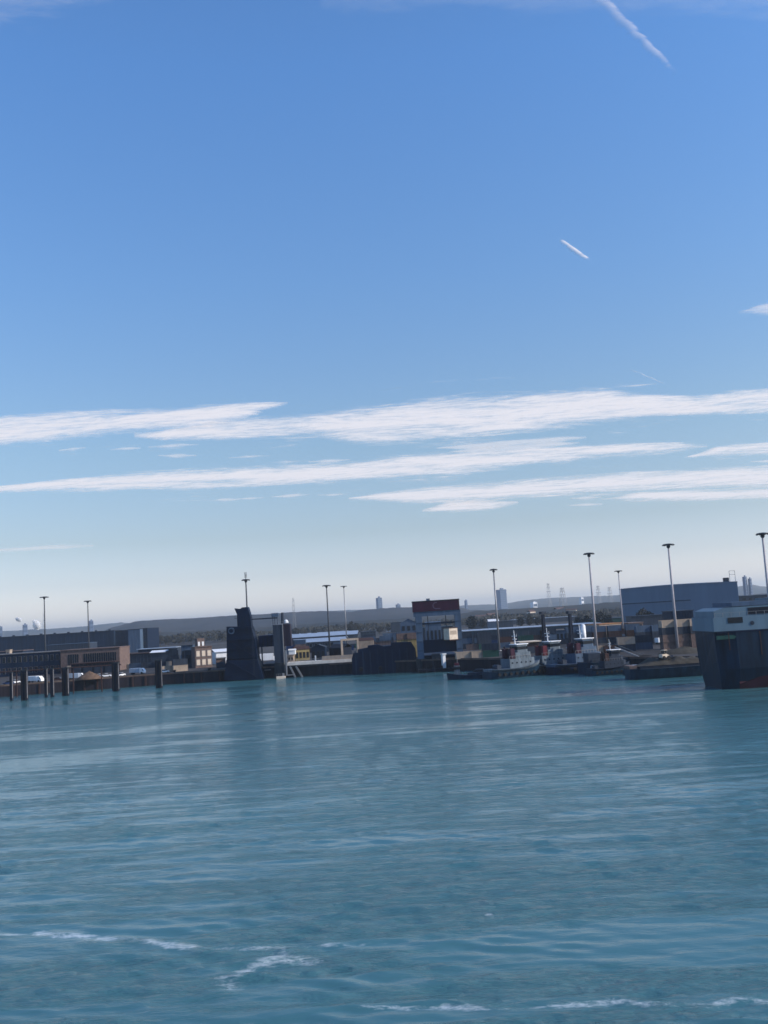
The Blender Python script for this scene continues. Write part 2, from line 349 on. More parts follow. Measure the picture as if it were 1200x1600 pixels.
# ------------------------------------------------------------------ clouds: layers of real extent, high above
def cloudmat(dens, seed):
    m = bpy.data.materials.new('cloud_vapour'); m.use_nodes = True; t = m.node_tree; n = t.nodes; l = t.links; n.remove(n['Principled BSDF']); out = n['Material Output']
    g = n.new('ShaderNodeNewGeometry'); mp = n.new('ShaderNodeMapping'); mp.inputs['Location'].default_value = (seed * 997., seed * 331., 0); mp.inputs['Scale'].default_value = (.45, 1.1, .25); mp.inputs['Rotation'].default_value = (0, 0, R(-8)); l.new(g.outputs['Position'], mp.inputs[0])
    a = n.new('ShaderNodeTexNoise'); a.inputs['Scale'].default_value = .0013; a.inputs['Detail'].default_value = 10; a.inputs['Roughness'].default_value = .70; a.inputs['Distortion'].default_value = .4; l.new(mp.outputs[0], a.inputs[0])
    at_ = n.new('ShaderNodeAttribute'); at_.attribute_name = 'body'
    x = n.new('ShaderNodeMath'); x.operation = 'MULTIPLY_ADD'; l.new(a.outputs['Fac'], x.inputs[0]); x.inputs[1].default_value = 2.9; x.inputs[2].default_value = -1.50
    a2 = n.new('ShaderNodeTexNoise'); a2.inputs['Scale'].default_value = .0075; a2.inputs['Detail'].default_value = 6; a2.inputs['Roughness'].default_value = .7; l.new(mp.outputs[0], a2.inputs[0])
    x2 = n.new('ShaderNodeMath'); x2.operation = 'MULTIPLY_ADD'; l.new(a2.outputs['Fac'], x2.inputs[0]); x2.inputs[1].default_value = 1.3; l.new(x.outputs[0], x2.inputs[2]); x3 = n.new('ShaderNodeMath'); x3.operation = 'SUBTRACT'; l.new(x2.outputs[0], x3.inputs[0]); x3.inputs[1].default_value = .65; x = x3
    y = n.new('ShaderNodeMath'); y.operation = 'ADD'; l.new(x.outputs[0], y.inputs[0]); l.new(at_.outputs['Fac'], y.inputs[1])
    r = n.new('ShaderNodeMapRange'); r.interpolation_type = 'SMOOTHSTEP'; l.new(y.outputs[0], r.inputs[0]); r.inputs[1].default_value = .18; r.inputs[2].default_value = 1.35; r.inputs[3].default_value = 0; r.inputs[4].default_value = dens
    d = n.new('ShaderNodeBsdfDiffuse'); d.inputs[0].default_value = (.95, .9, .86, 1); tr = n.new('ShaderNodeBsdfTranslucent'); tr.inputs[0].default_value = (.99, .87, .73, 1)
    ms = n.new('ShaderNodeMixShader'); ms.inputs[0].default_value = .97; l.new(d.outputs[0], ms.inputs[1]); l.new(tr.outputs[0], ms.inputs[2])
    tp = n.new('ShaderNodeBsdfTransparent'); mo = n.new('ShaderNodeMixShader'); l.new(r.outputs[0], mo.inputs[0]); l.new(tp.outputs[0], mo.inputs[1]); l.new(ms.outputs[0], mo.inputs[2]); l.new(mo.outputs[0], out.inputs[0])
    return m
CM = {}
def cloud(prof, alt=2600., dens=.92, name='cloud', seed=1, thick=60., mrg=.55):
    """prof: (px, top row, bottom row); the layer lies level at height alt, domed by thick metres"""
    xs = np.arange(prof[0][0], prof[-1][0] + .1, 6.0); tp = np.interp(xs, [p[0] for p in prof], [p[1] for p in prof]); bt = np.interp(xs, [p[0] for p in prof], [p[2] for p in prof])
    nv = 17; g = MB(); body = []
    L0, L1 = xs[0], xs[-1]
    for side in (1,):
        for x, a, b in zip(xs, tp, bt):
            for j in range(nv):
                v = j / (nv - 1); h = b - a; yy = a - h * mrg + (h + 2 * h * mrg) * v
                p = atz(x, yy, alt); vv = abs(v - .5) * 2 * (1 + 2 * mrg) ; core = max(0., 1.32 - vv ** 1.6 * .78 )
                endf = min(1., (x - L0) / 45. + .0, (L1 - x) / 45.); 
                if x < -20: endf = 1
                if x > 1220: endf = 1
                body.append(max(0., core - .6 * (1 - max(0, endf))) * (1 if vv < 1 + 2 * mrg - .02 else 0) if vv < 1 + 2 * mrg else 0)
                p.z += side * thick * max(0., 1 - (abs(v - .5) * 2) ** 2)
                g.v.append(tuple(p))
    n = len(xs); o_ = n * nv
    for sdf in (0,):
        for i in range(n - 1):
            for j in range(nv - 1):
                a = sdf * o_ + i * nv + j; g.f.append((a, a + 1, a + nv + 1, a + nv))
    k = (dens, seed)
    if k not in CM: CM[k] = cloudmat(dens, seed)
    me = bpy.data.meshes.new(name); me.from_pydata(g.v, [], g.f); me.update(); me.polygons.foreach_set('use_smooth', [True] * len(me.polygons)); attr(me, 'body', body); me.materials.append(CM[k])
    o = bpy.data.objects.new(name, me); C.objects.link(o); return tag(o, kind='structure')
cloud([(-120, 664, 716), (0, 660, 698), (100, 651, 688), (200, 647, 682), (300, 641, 672), (360, 637, 663), (430, 634, 645), (450, 634, 640)], seed=1)
cloud([(210, 682, 692), (290, 672, 690), (400, 656, 688), (500, 650, 684), (560, 645, 696), (600, 640, 698), (660, 632, 696), (760, 625, 690), (860, 620, 673), (940, 616, 662), (1010, 622, 655), (1080, 624, 652), (1150, 615, 653), (1210, 612, 651), (1320, 604, 650)], seed=2)
cloud([(-100, 764, 777), (0, 763, 773), (100, 753, 770), (250, 742, 769), (350, 735, 766), (470, 731, 760), (600, 718, 753), (700, 713, 744), (850, 704, 727), (960, 698, 719), (1050, 696, 711), (1110, 697, 706)], seed=3)
cloud([(1070, 718, 722), (1120, 702, 716), (1200, 696, 713), (1300, 690, 710)], seed=4)
cloud([(545, 780, 786), (600, 772, 786), (700, 762, 790), (800, 756, 783), (900, 747, 776), (1000, 741, 770), (1100, 737, 765), (1200, 730, 766), (1320, 722, 762)], seed=5)
cloud([(660, 798, 804), (700, 787, 802), (760, 785, 799), (810, 785, 793)], seed=7)
cloud([(940, 782, 786), (1000, 772, 785), (1100, 768, 784), (1200, 764, 782), (1300, 760, 780)], seed=8)
for i, (x0, x1, y, h, sl_) in enumerate([(335, 372, 783, 7, -.06), (378, 405, 780, 6, -.06), (432, 480, 776, 7, -.07), (505, 540, 774, 6, -.05), (180, 215, 704, 9, -.06), (240, 302, 699, 8, -.05), (365, 418, 716, 5, -.05), (420, 480, 724, 8, -.06), (490, 540, 722, 7, -.05), (100, 128, 704, 8, -.1), (255, 300, 714, 8, 0.), (690, 910, 694, 10, -.07), (710, 900, 701, 8, -.07), (895, 935, 790, 7, -.05), (900, 935, 779, 8, -.04), (1180, 1240, 722, 5, -.03), (968, 1022, 605, 4, -.08)]):
    xm = (x0 + x1) / 2
    cloud([(x, y + (x - xm) * sl_ - h * (.5 if x0 + 8 < x < x1 - 8 else .25), y + (x - xm) * sl_ + h * (.5 if x0 + 8 < x < x1 - 8 else .25)) for x in np.linspace(x0 - 8, x1 + 8, 7)], seed=11 + i % 4, dens=.55, thick=25)
cloud([(-100, 860, 868), (0, 857, 863), (80, 852, 859), (150, 850, 856)], seed=15, dens=.45, thick=10)
cloud([(1155, 494, 501), (1185, 484, 502), (1210, 479, 502), (1320, 470, 500)], seed=16, dens=.5, thick=60)
cloud([(-250, -120, 60), (-40, -70, 42), (60, -60, 28), (160, -50, 8), (260, -60, -6)], seed=17, dens=.16, alt=5000, thick=40)
cloud([(500, -60, 30), (700, -60, 14), (900, -60, 22), (1100, -60, 26), (1350, -70, 40)], seed=18, dens=.10, alt=5000, thick=40)
# contrails: long thin trails of vapour at flight height
def contrail(pts, w0, w1, label, seed, dens):
    P = [(atz(x, y, 9500.), t) for x, y, t in pts]; g = MB(); body = []; nn = 9
    d = (P[-1][0] - P[0][0]).normalized(); q = d.cross(Vector((0, 0, 1))).normalized()
    for (p, t) in P:
        r = (w0 + (w1 - w0) * t) * 1.7
        for k in range(nn):
            v = k / (nn - 1) * 2 - 1; g.v.append(tuple(p + q * r * v + Vector((0, 0, 1)) * r * .5 * (1 - v * v)))
            body.append((1.35 - 1.35 * abs(v) ** 1.5) * min(1, t * 5, (1 - t) * 5 + .15))
    for i in range(len(P) - 1):
        for k in range(nn - 1): g.f.append((i * nn + k, i * nn + k + 1, (i + 1) * nn + k + 1, (i + 1) * nn + k))
    m = cloudmat(dens, seed); m.node_tree.nodes['Noise Texture'].inputs['Scale'].default_value = .004
    me = bpy.data.meshes.new('contrail'); me.from_pydata(g.v, [], g.f); me.update(); me.polygons.foreach_set('use_smooth', [True] * len(me.polygons)); attr(me, 'body', body); me.materials.append(m)
    o = bpy.data.objects.new('contrail', me); C.objects.link(o); tag(o, label, 'contrail', 'aircraft contrails')
def seg(x0, y0, x1, y1, n=26, wob=0): return [(x0 + (x1 - x0) * i / n + wob * math.sin(i * 1.3) * .6, y0 + (y1 - y0) * i / n + wob * math.sin(i * .9), i / n) for i in range(n + 1)]
contrail(seg(905, -30, 1058, 118, 40, 1.6), 95, 55, 'long broken white contrail slanting down from the top edge of the sky', 31, .22)
contrail(seg(872, 374, 922, 410, 24, 0), 60, 72, 'short bright contrail stub alone in the blue above the cloud bands', 32, .6)
contrail(seg(985, 578, 1042, 602, 20, .5), 45, 40, 'very faint thin contrail just above the right end of the cloud bands', 33, .3)

# ------------------------------------------------------------------ high light masts
def light_mast(px, py, Y, label, head, pole_m, r0, flat=False):
    p = at(px, py, Y); h = p.z - GZ
    # foot below the head on the quay level
    t = thing('light_mast', label, 'light mast', (p.x, Y, GZ), random.uniform(0, 3), 'high light masts of the port')
    MB().cyl((0, 0, 0), (0, 0, h - .6), r0, r0 * .55, 12).box(-.9, .9, -.9, .9, 0, .5).build('pole', pole_m, t, True)
    c = MB()
    if not flat:
        c.lathe([(head * .30, h - .35), (head * .92, h - .2), (head, h), (head * .95, h + .2), (head * .3, h + .36), (.05, h + .4)], 20)
        c.lathe([(r0 * .6, h - 1.3), (r0 * 1.3, h - .8), (head * .30, h - .35)], 12)
    else:
        c.lathe([(head * .9, h - .1), (head, h), (head * .9, h + .15), (.05, h + .15)], 16)
        c.lathe([(r0 * .6, h - 1.3), (r0 * 1.8, h - .4), (.3, h - .1)], 12)
    c.build('lamp_carriage', lampdark, t)
    for k in range(8):
        a = k * math.pi / 4 + .3; x, y = math.cos(a) * head * .95, math.sin(a) * head * .95
        MB().box(-.28, .28, -.2, .2, -.14, .16, a, (x, y, h - .22)).build('floodlight', lampdark, t)
    return t, p
light_mast(69, 933, 560, 'dark light mast standing behind the brown brick block, leftmost of the masts', 2.4, darkgalv, .5)
light_mast(137, 939, 480, 'thin light mast with a small flat head above the long dark warehouse', 1.7, darkgalv, .38, True)
t384, p384 = light_mast(384, 906, 432, 'dark light mast rising behind the navy hoist tower, with two tiers and aerials', 1.75, darkgalv, .5)
hh = p384.z - GZ
a_ = MB()
a_.cyl((0, 0, hh), (0, 0, hh + 3.0), .16, .1, 6)
for sx in (-1, 1): a_.box(-.08 + sx * 1.5, .08 + sx * 1.5, -.08, .08, hh + .9, hh + 3.4); a_.box(min(0, sx * 1.5), max(0, sx * 1.5), -.06, .06, hh + 2.05, hh + 2.2); a_.box(min(0, sx * 1.5), max(0, sx * 1.5), .2, .3, hh + 3.1, hh + 3.25)
a_.build('aerial_frame', lampdark, t384)
light_mast(510, 915, 500, 'slender grey light mast behind the quay bridge, left of a close pair', 2.1, darkgalv, .5)
light_mast(537, 916, 650, 'paler and thinner light mast, right of the close pair behind the quay bridge', 2.1, galv, .45, True)
light_mast(771, 890, 420, 'light mast with a round collar under its head, beside the bluish far tower block', 1.55, galv, .5)
light_mast(920, 865, 350, 'stout pale light mast to the left of the big pale blue warehouse', 1.85, palemast, .52)
light_mast(966, 892, 520, 'faint pale light mast at the left end wall of the big pale blue warehouse', 2.0, palemast, .45, True)
light_mast(1044, 851, 330, 'tall pale light mast in front of the middle of the big pale blue warehouse', 1.9, palemast, .52)
light_mast(1191, 834, 290, 'tallest pale light mast, rising behind the ship at the right edge', 1.75, palemast, .52)

def lattice_mast(px, py, Y, w_, label, name='lattice_mast', cat='lattice mast', m=galv, base=GZ, grp='distant masts and pylons'):
    p = at(px, py, Y); h = p.z - base; t = thing(name, label, cat, (p.x, Y, base), .4, grp); b = MB(); n = max(4, int(h / (w_ * 1.6)))
    lv = [(w_ * (1 - .65 * i / n), h * i / n) for i in range(n + 1)]; th = max(.12, w_ * .032)
    for (wa, za), (wb, zb) in zip(lv[:-1], lv[1:]):
        for sx, sy in ((-1, -1), (1, -1), (1, 1), (-1, 1)):
            b.beam((sx * wa / 2, sy * wa / 2, za), (sx * wb / 2, sy * wb / 2, zb), th * 1.4)
            nx, ny = (-sy, sx); b.beam((sx * wa / 2, sy * wa / 2, za), (nx * wb / 2, ny * wb / 2, zb), th)
    b.build('lattice', m, t); return t, h
lattice_mast(458, 934, 1500, 5, 'hair thin lattice radio mast on the skyline right of the second hoist tower')
for i, (px, py, Y, w_, lab) in enumerate([(856, 911, 3000, 12, 'faint lattice pylon on the skyline, left one of the pair left of the stout mast'), (878, 918, 2600, 18, 'broad faint lattice pylon on the skyline just left of the stout mast'), (934, 915, 2800, 12, 'faint pylon on the skyline just right of the stout mast'), (952, 917, 2800, 14, 'faint pylon on the skyline between the stout mast and the warehouse'), (68, 958, 1700, 5, 'thin lattice mast on the skyline beside the leftmost light mast')]):
    t, h = lattice_mast(px, py, Y, w_, lab)
    if i < 4:
        for z, l_ in ((.72, 9), (.85, 7), (.96, 5)): MB().box(-l_, l_, -.6, .6, h * z - .5, h * z + .5).build('cross_arm', galv, t)

# ------------------------------------------------------------------ buildings
def building(px0, px1, pyt, Y, depth, wall, roof_m, name, label, cat='building', base=GZ, rz=0, roof='flat', cols=0, rows=0, win=glass, doors=0, over=.25, rise=1.5, grp=None, ribs=0, ww=.55, wh=.5, wf=.8):
    a = at(px0, hz(px0), Y); b = at(px1, hz(px1), Y); xm = (px0 + px1) / 2; H = at(xm, pyt, Y).z - base; W = b.x - a.x
    W = W if not rz else W * wf
    t = thing(name, label, cat, ((a.x + b.x) / 2, Y, base), rz, grp)
    hw = W / 2; wl = MB().box(-hw, hw, 0, depth, 0, H)
    if ribs:
        for k in range(ribs): x = -hw + (k + .5) * W / ribs; wl.box(x - .12, x + .12, -.18, .0, .1, H - .1)
    wl = wl.build('wall', wall, t)
    if roof == 'flat': MB().box(-hw - over, hw + over, -over - .2, depth + over, H + .003, H + .35).build('roof', roof_m, t)
    elif roof == 'gable': MB().gable(-hw, hw, 0, depth, H - .02, H + rise, over).slab([], 0, 0).build('roof', roof_m, t) if False else MB().gable(-hw, hw, 0, depth, H + .01, H + rise, over).build('roof', roof_m, t)
    elif roof == 'gabley':
        MB().gable(-hw, hw, 0, depth, H + .01, H + rise, over, 'y').build('roof', roof_m, t)
        MB().slab([(-hw, H), (hw, H), (0, H + rise - .02)], .1, depth - .1).build('gable_wall', wall, t)
    for i in range(cols):
        for j in range(rows):
            cw = W / cols; ch = H / rows; x = -hw + (i + .5) * cw; z = (j + .5) * ch
            f = MB(); f.box(x - cw * ww / 2 - .08, x + cw * ww / 2 + .08, -.1, -.003, z - ch * wh / 2 - .08, z + ch * wh / 2 + .08)
            f = f.build('window', roof_m, t); MB().box(x - cw * ww / 2, x + cw * ww / 2, -.13, -.103, z - ch * wh / 2, z + ch * wh / 2).build('pane', win, f)
    for i in range(doors):
        cw = W / doors; x = -hw + (i + .5) * cw; dh = min(4.5, H * .6); MB().box(x - 2, x + 2, -.12, -.003, .02, dh).build('roller_door', slate, t)
    return t, W, H

# left: the long dark warehouse
t, W, H = building(-60, 178, 992.5, 900, 60, darkwall, slate, 'warehouse', 'long dark navy warehouse with a pale strip along its foot, at the left edge', 'warehouse', ribs=36, doors=9, over=.5)
for x in range(-5, 6): MB().box(-1, 1, 8, 10, H + .36, H + 1.4, 0, (x * W / 11, 0, 0)).build('roof_vent', slate, t)
building(178, 219, 985, 905, 40, navy, slate, 'warehouse', 'dark block joined to the right end of the long warehouse, carrying a paler roof box', 'warehouse', ribs=6, doors=2)
building(200, 219, 983.5, 880, 12, bluegrey, slate, 'roof_plant_room', 'pale blue grey box near the right end of the long dark warehouse', 'plant room', ribs=4)
building(219, 230, 982, 890, 45, navy, slate, 'stair_block', 'narrow dark end tower closing the long dark warehouse on the right', 'building', cols=1, rows=4)
building(72, 140, 1006.5, 800, 20, slate, bluegrey, 'lean_to_shed', 'low blue grey roofed shed along the foot of the long dark warehouse', 'shed', doors=4, ribs=10)
building(-40, 36, 1019, 700, 20, darkwall, brown, 'low_shed', 'low dark shed with brownish roof at the left edge, below the long warehouse', 'shed', doors=3, cols=8, rows=1)
building(9, 15, 1016, 640, 4, beige, beige, 'kiosk', 'tiny beige kiosk standing up from the low sheds at the left edge', 'kiosk', cols=1, rows=2)
building(-40, 93, 1022, 475, 16, darkwall, concrete, 'dark_office_range', 'dark office range with rows of small windows joined left of the brown brick block', cols=16, rows=2)
t, W, H = building(94, 186, 1014.5, 468, 18, brown, brown, 'brick_block', 'brown brick block with a row of narrow upright windows behind the left quay', cols=0, ribs=0)
for i in range(22):
    if 4 < i < 7: continue
    x = -W / 2 + 4 + i * (W - 5) / 22; f = MB().box(x - .34, x + .34, -.1, -.003, H * .35, H * .82).build('window', tarred, t); MB().box(x - .26, x + .26, -.13, -.103, H * .38, H * .8).build('pane', glass, f)
MB().box(-W / 2 + 3.0, -W / 2 + 10, -.5, 0, H * .28, H * .34).build('sill_band', beige, t)
building(110, 178, 1036, 452, 6, tarred, rust, 'lean_to_shed', 'low black lean-to with a rusty roof in front of the brown brick block', 'shed', doors=4)

# fixed cluster beside the navy tower
t, W, H = building(300, 333, 1011, 440, 7, brown, brown, 'signal_building', 'brown harbour building with cream panels in two rows and a raised lookout cabin', 'building', rz=R(26))
for i in range(3):
    for j in range(2):
        x = -W / 2 + W * (i + .5) / 3; z = H * (.27 + .42 * j); f = MB().box(x - W * .125, x + W * .125, -.14, -.003, z - H * .16, z + H * .16).build('window', concrete, t); MB().box(x - W * .10, x + W * .10, -.17, -.143, z - H * .13, z + H * .13).build('pane', cream, f)
ck = MB().box(-W * .33, W * .1, .5, 5, H + .36, H + 4.0).build('lookout_cabin', brown, t)
for x in (-W * .24, -.0): MB().box(x - .45, x + .45, .33, .497, H + .6, H + 2.5).build('window', white, ck)
MB().cyl((W * .2, 2, H + .3), (W * .2, 2, H + 4.5), .08, .05, 6).build('aerial', darkgalv, t)
building(282, 300, 1009, 470, 6, bluegrey, slate, 'grey_hut', 'blue grey hut just left of the harbour building with the lookout cabin', 'hut', cols=3, rows=1)
building(287, 299, 1017, 446, 5, slate, slate, 'grey_hut', 'dark blue grey hut in front of the other hut beside the lookout building', 'hut', cols=1, rows=1)
building(333, 361, 1018.5, 470, 14, white, white, 'white_roofed_shed', 'small shed with a bright white roof between the lookout building and the navy tower', 'shed', roof='gable', rise=1.2, over=.8, rz=R(20))
building(334, 352, 1029, 425, 6, brown, concrete, 'quay_store', 'low brown store on the quay edge below the white roofed shed', 'store', rz=R(12), doors=1)
building(215, 273, 1013.5, 620, 14, darkwall, palegrey, 'long_low_shed', 'long low shed with a thin pale roof line, left of the lookout building', 'shed', ribs=12, over=.8)
building(175, 243, 1022, 560, 14, slate, rust, 'long_low_shed', 'long low shed with a rusty pink roof line, right of the brown brick block', 'shed', ribs=12, over=.8)
building(236, 259, 1019.5, 540, 10, slate, white, 'white_roofed_shed', 'low white roofed shed at the right end of the rusty pink roofed shed', 'shed', roof='gable', rise=1.0, over=1)
building(262, 276, 1014, 540, 8, slate, slate, 'grey_hut', 'slate grey block between the low sheds and the lookout building', 'hut', cols=2, rows=2)

# between tower and portal
building(452, 541, 989, 1150, 30, slate, palegrey, 'long_shed', 'long pale roofed shed right of the slate hoist tower, upper one of two', 'shed', over=1, doors=6)
building(452, 556, 994, 900, 40, slate, palegrey, 'long_shed', 'long pale blue roofed shed right of the slate hoist tower, lower one of two', 'shed', roof='gable', rise=3, over=1, doors=6)
building(455, 537, 1003, 640, 40, slate, palegrey, 'wide_shed', 'wide shed with a flat pale blue roof behind the quay bridge', 'shed', roof='gable', rise=2, over=1, cols=10, rows=1)
building(562, 586, 987, 900, 20, slate, slate, 'grey_block', 'plain grey block on the yard left of the portal with the maroon sign box', 'building', cols=5, rows=3)
building(540, 585, 985, 1300, 30, bluegrey, palegrey, 'long_shed', 'pale roofed shed on the rising ground, left of the plain grey block', 'shed', roof='gable', rise=3, over=1)
building(602, 628, 980, 1200, 30, palegrey, palegrey, 'long_shed', 'pale grey shed on the rising ground, right of the plain grey block', 'shed', over=1)
building(625, 650, 974, 640, 18, bluegrey, bluegrey, 'silo_house', 'blue grey gabled store directly behind the left leg of the portal', 'store', roof='gabley', rise=3, cols=3, rows=2)
building(610, 648, 972, 1100, 24, slate, slate, 'dark_hall', 'dark flat topped hall on the rise behind the left leg of the portal', 'hall', ribs=8)
building(660, 706, 980, 620, 22, slate, tealroof, 'dark_hall', 'dark hall seen through the opening of the portal', 'hall', ribs=10, cols=6, rows=2)
building(664, 688, 976, 520, 12, bluegrey, bluegrey, 'grey_hut', 'pale blue grey hut seen through the opening of the portal', 'hut', cols=4, rows=1, roof='gable')

# right of the portal
building(722, 936, 980.5, 620, 40, tealroof, palegrey, 'transit_shed', 'very long dark teal transit shed with a thin pale roof edge behind the tugs', 'shed', ribs=40, doors=10, over=.5)
building(734, 800, 972, 900, 30, slate, slate, 'long_shed', 'dark shed with two pale roof lights behind the left half of the transit shed', 'shed', doors=4)
building(800, 900, 966, 1150, 30, slate, palegrey, 'long_shed', 'long dark shed on the rising ground behind the right half of the transit shed', 'shed', doors=6)
building(762, 778, 971, 700, 8, bluegrey, white, 'white_roofed_shed', 'tiny white roofed shed above the left half of the transit shed', 'shed', roof='gable')
building(806, 842, 1003.5, 382, 7, rust, cream, 'awning_shed', 'quay shed with a bright cream roof slab behind the tugboats', 'shed', over=.8, rz=R(8), doors=2)
building(852, 890, 986, 480, 10, bluegrey, slate, 'grey_hut', 'grey block between the two dark lattice posts behind the tugboats', 'hut', cols=6, rows=1)
building(905, 1000, 966.5, 800, 30, greenp, tealroof, 'green_shed', 'low grey green shed left of the foot of the big warehouse', 'shed', doors=5)
building(925, 976, 975, 500, 12, beige, orange, 'orange_roofed_shed', 'beige shed with an orange roof edge right of the stout mast', 'shed', rz=R(22), cols=7, rows=1, ww=.4)
building(975, 1006, 973.5, 520, 12, brown, brown, 'brown_shed', 'brown mauve shed just right of the beige orange roofed shed', 'shed', rz=R(15), cols=3, rows=2)
# big pale blue warehouse
t, W, H = building(972, 1149, 915, 631, 90, whhouse, whhouse, 'big_warehouse', 'big pale blue grey warehouse with a shallow arched roof dominating the right side', 'warehouse', ribs=44, doors=6, over=.2, rz=R(-13.8), wf=1)
arch = [(-W / 2 - .2, H + .36)] + [(-W / 2 + W * i / 16, H + .36 + .7 * math.sin(math.pi * i / 16)) for i in range(17)] + [(W / 2 + .2, H + .36)]
MB().slab(arch, -.1, 88).build('roof_arch', whhouse, t)
MB().box(-W / 2, W / 2 * .2, -.3, -.004, H * .62, H * .64).build('cladding_band', slate, t)
MB().box(W / 2 - 8, W / 2 - 4.5, 3, 7, H + .5, H + 3.2).build('roof_plant', slate, t)
fr = MB()
for x in (W / 2 - 4, W / 2 - .6): fr.box(x - .12, x + .12, 3, 3.25, H + .4, H + 7.5)
fr.box(W / 2 - 4, W / 2 - .6, 3, 3.2, H + 7.3, H + 7.5).box(W / 2 - 4, W / 2 - .6, 3, 3.2, H + 4.9, H + 5.1); fr.build('roof_frame', galv, t)
building(1047, 1081, 955, 420, 14, darkwall, slate, 'dark_store', 'dark square store in front of the big pale warehouse, left of the ship', 'store', ribs=8, doors=1)
building(985, 1045, 962, 560, 14, slate, slate, 'long_shed', 'dark low annex in front of the left half of the big pale warehouse', 'shed', doors=4)
building(1158, 1215, 930, 700, 40, slate, bluegrey, 'grey_block', 'grey mauve block behind the ship at the right edge', cols=6, rows=4)

# far towers
def tower_block(px0, px1, pyt, Y, label, cols=4, rows=10, m=tower_far, name='tower_block', rz=0.5):
    t, W, H = building(px0, px1, pyt, Y, (at(px1, 900, Y).x - at(px0, 900, Y).x) * .8, m, m, name, label, 'tower block', rz=rz, over=.1)
    for j in range(rows):
        z = H * (j + .5) / rows; MB().box(-W / 2 + 1, W / 2 - 1, -.4, -.01, z - H / rows * .22, z + H / rows * .22).build('window_band', bluegrey, t)
    MB().box(-W * .2, W * .2, W * .2, W * .5, H + .36, H + H * .06).build('plant_room', m, t)
tower_block(781, 796, 921, 3600, 'broad bluish tower block on the skyline just right of the collared light mast', 5, 14)
tower_block(591, 600, 934, 3400, 'slim blue grey tower block on the skyline left of the portal', 3, 14)
tower_block(621, 628, 944.5, 3000, 'low faint block on the skyline between the slim tower and the portal', 3, 5)
tower_block(728, 732, 938, 3000, 'very thin block on the skyline just right of the maroon sign box', 2, 10)
tower_block(140, 147, 970, 2400, 'small dark block on the skyline beside the thin flat headed mast', 3, 5)
tower_block(36, 44, 976, 2600, 'small domed looking block on the skyline between two puffs of steam', 3, 5)
tower_block(-8, 5, 979, 2600, 'low broad block on the skyline at the left edge', 3, 4)
tower_block(1165, 1171, 901, 2200, 'narrow pale block on the skyline between the big warehouse and the tallest mast', 2, 9)
tower_block(1173, 1178, 904, 2200, 'lower narrow pale block on the skyline beside the tallest mast', 2, 8)
tower_block(908, 914, 934, 3200, 'small pale block on the far hill just left of the stout mast', 2, 3, white)
tower_block(832, 842, 941, 3000, 'low white block on the far hill above the long transit shed', 3, 2, white)

# steam
def steam(px, py, Y, sz, label, dense):
    p = at(px, py, Y); g = MB(); bm = bmesh.new(); body = []
    for k in range(14):
        f = k / 13; c = Vector((-sz * 1.6 * f * dense, random.uniform(-.3, .3) * sz, sz * (.2 + 1.2 * f * (1.6 - dense)))); r = sz * (.28 + .35 * math.sin(math.pi * min(1, f * 1.1)))
        q = bmesh.ops.create_icosphere(bm, subdivisions=2, radius=r, matrix=Matrix.Translation(c))
        for v in q['verts']: v.co += v.normal * noise.noise(v.co * (3 / sz)) * r * .7
    me = bpy.data.meshes.new('steam_plume'); bm.to_mesh(me); bm.free(); me.polygons.foreach_set('use_smooth', [True] * len(me.polygons)); attr(me, 'body', [1.3] * len(me.vertices))
    m = mat('steam_vapour', (.92, .92, .92), 1.0, .02, .05, spec=0); m.node_tree.nodes['Principled BSDF'].inputs['Alpha'].default_value = .2; me.materials.append(m)
    o = bpy.data.objects.new('steam_plume', me); C.objects.link(o); o.location = p; tag(o, label, 'steam', 'steam plumes on the skyline')
steam(60, 984, 3800, 22, 'bright white puff of steam on the skyline beside the leftmost mast', .4)
steam(33, 971, 4200, 15, 'fainter thin puff of steam drifting above the skyline at far left', .9)

# ------------------------------------------------------------------ hoist towers of the ferry ramp
YT = 402
def X_(px, Y=YT): return at(px, hz(px), Y).x
def Z_(px, py, Y=YT): return at(px, py, Y).z
cx = X_(382)
t = thing('hoist_tower', 'tall navy hoist tower with a flared top and a sheave wheel on its shoulder', 'tower', (cx, YT, 0), 0)
def P(px, py): return (X_(px) - cx + (0), Z_(px, py))
neck = [P(372.5, 978), (P(372.5, 960)), P(369.5, 952), P(369, 950.5), P(378, 951.5), P(381, 949), P(389.5, 948.5), P(393, 962), P(393.9, 977), P(393.9, 978.9)]
MB().slab([(x, z) for x, z in neck] + [P(372.5, 978.9)], -2.6, 2.6).build('neck', navy, t)
MB().slab([P(354.6, 1030), P(355.8, 1005), P(356.8, 979), P(394.5, 979), P(397, 990), P(400, 1002), P(402, 1030)], -4.2, 4.2).build('body', navy, t)
MB().slab([P(350, 1062), P(354.5, 1030.2), P(402.5, 1030.2), P(411, 1062)], -5.0, 5.0).build('plinth', navy, t)
c0 = P(364, 985.5); w_ = MB().cyl((c0[0], -4.9, c0[1]), (c0[0], -4.25, c0[1]), 1.35, 1.35, 20).build('sheave_wheel', bluegrey, t)
MB().cyl((c0[0], -5.1, c0[1]), (c0[0], -4.91, c0[1]), .85, .85, 16).build('hub', navy, w_)
for py_ in (966, 984, 1000, 1014, 1028):
    a_, z_ = P(357 if py_ > 980 else 371, py_); b_, _ = P(400 if py_ > 990 else 394, py_); y_ = 5.3
    g = MB().box(a_ - .3, b_ + .9, -y_, -y_ + 1.0, z_ - .12, z_)
    k = a_
    while k < b_ + .9: g.box(k - .03, k + .03, -y_, -y_ + .06, z_, z_ + 1.0); k += 1.2
    g.box(a_ - .3, b_ + .9, -y_, -y_ + .05, z_ + .95, z_ + 1.02); g.build('walkway', navy, t)
g = MB(); bx = P(397, 1000)[0]
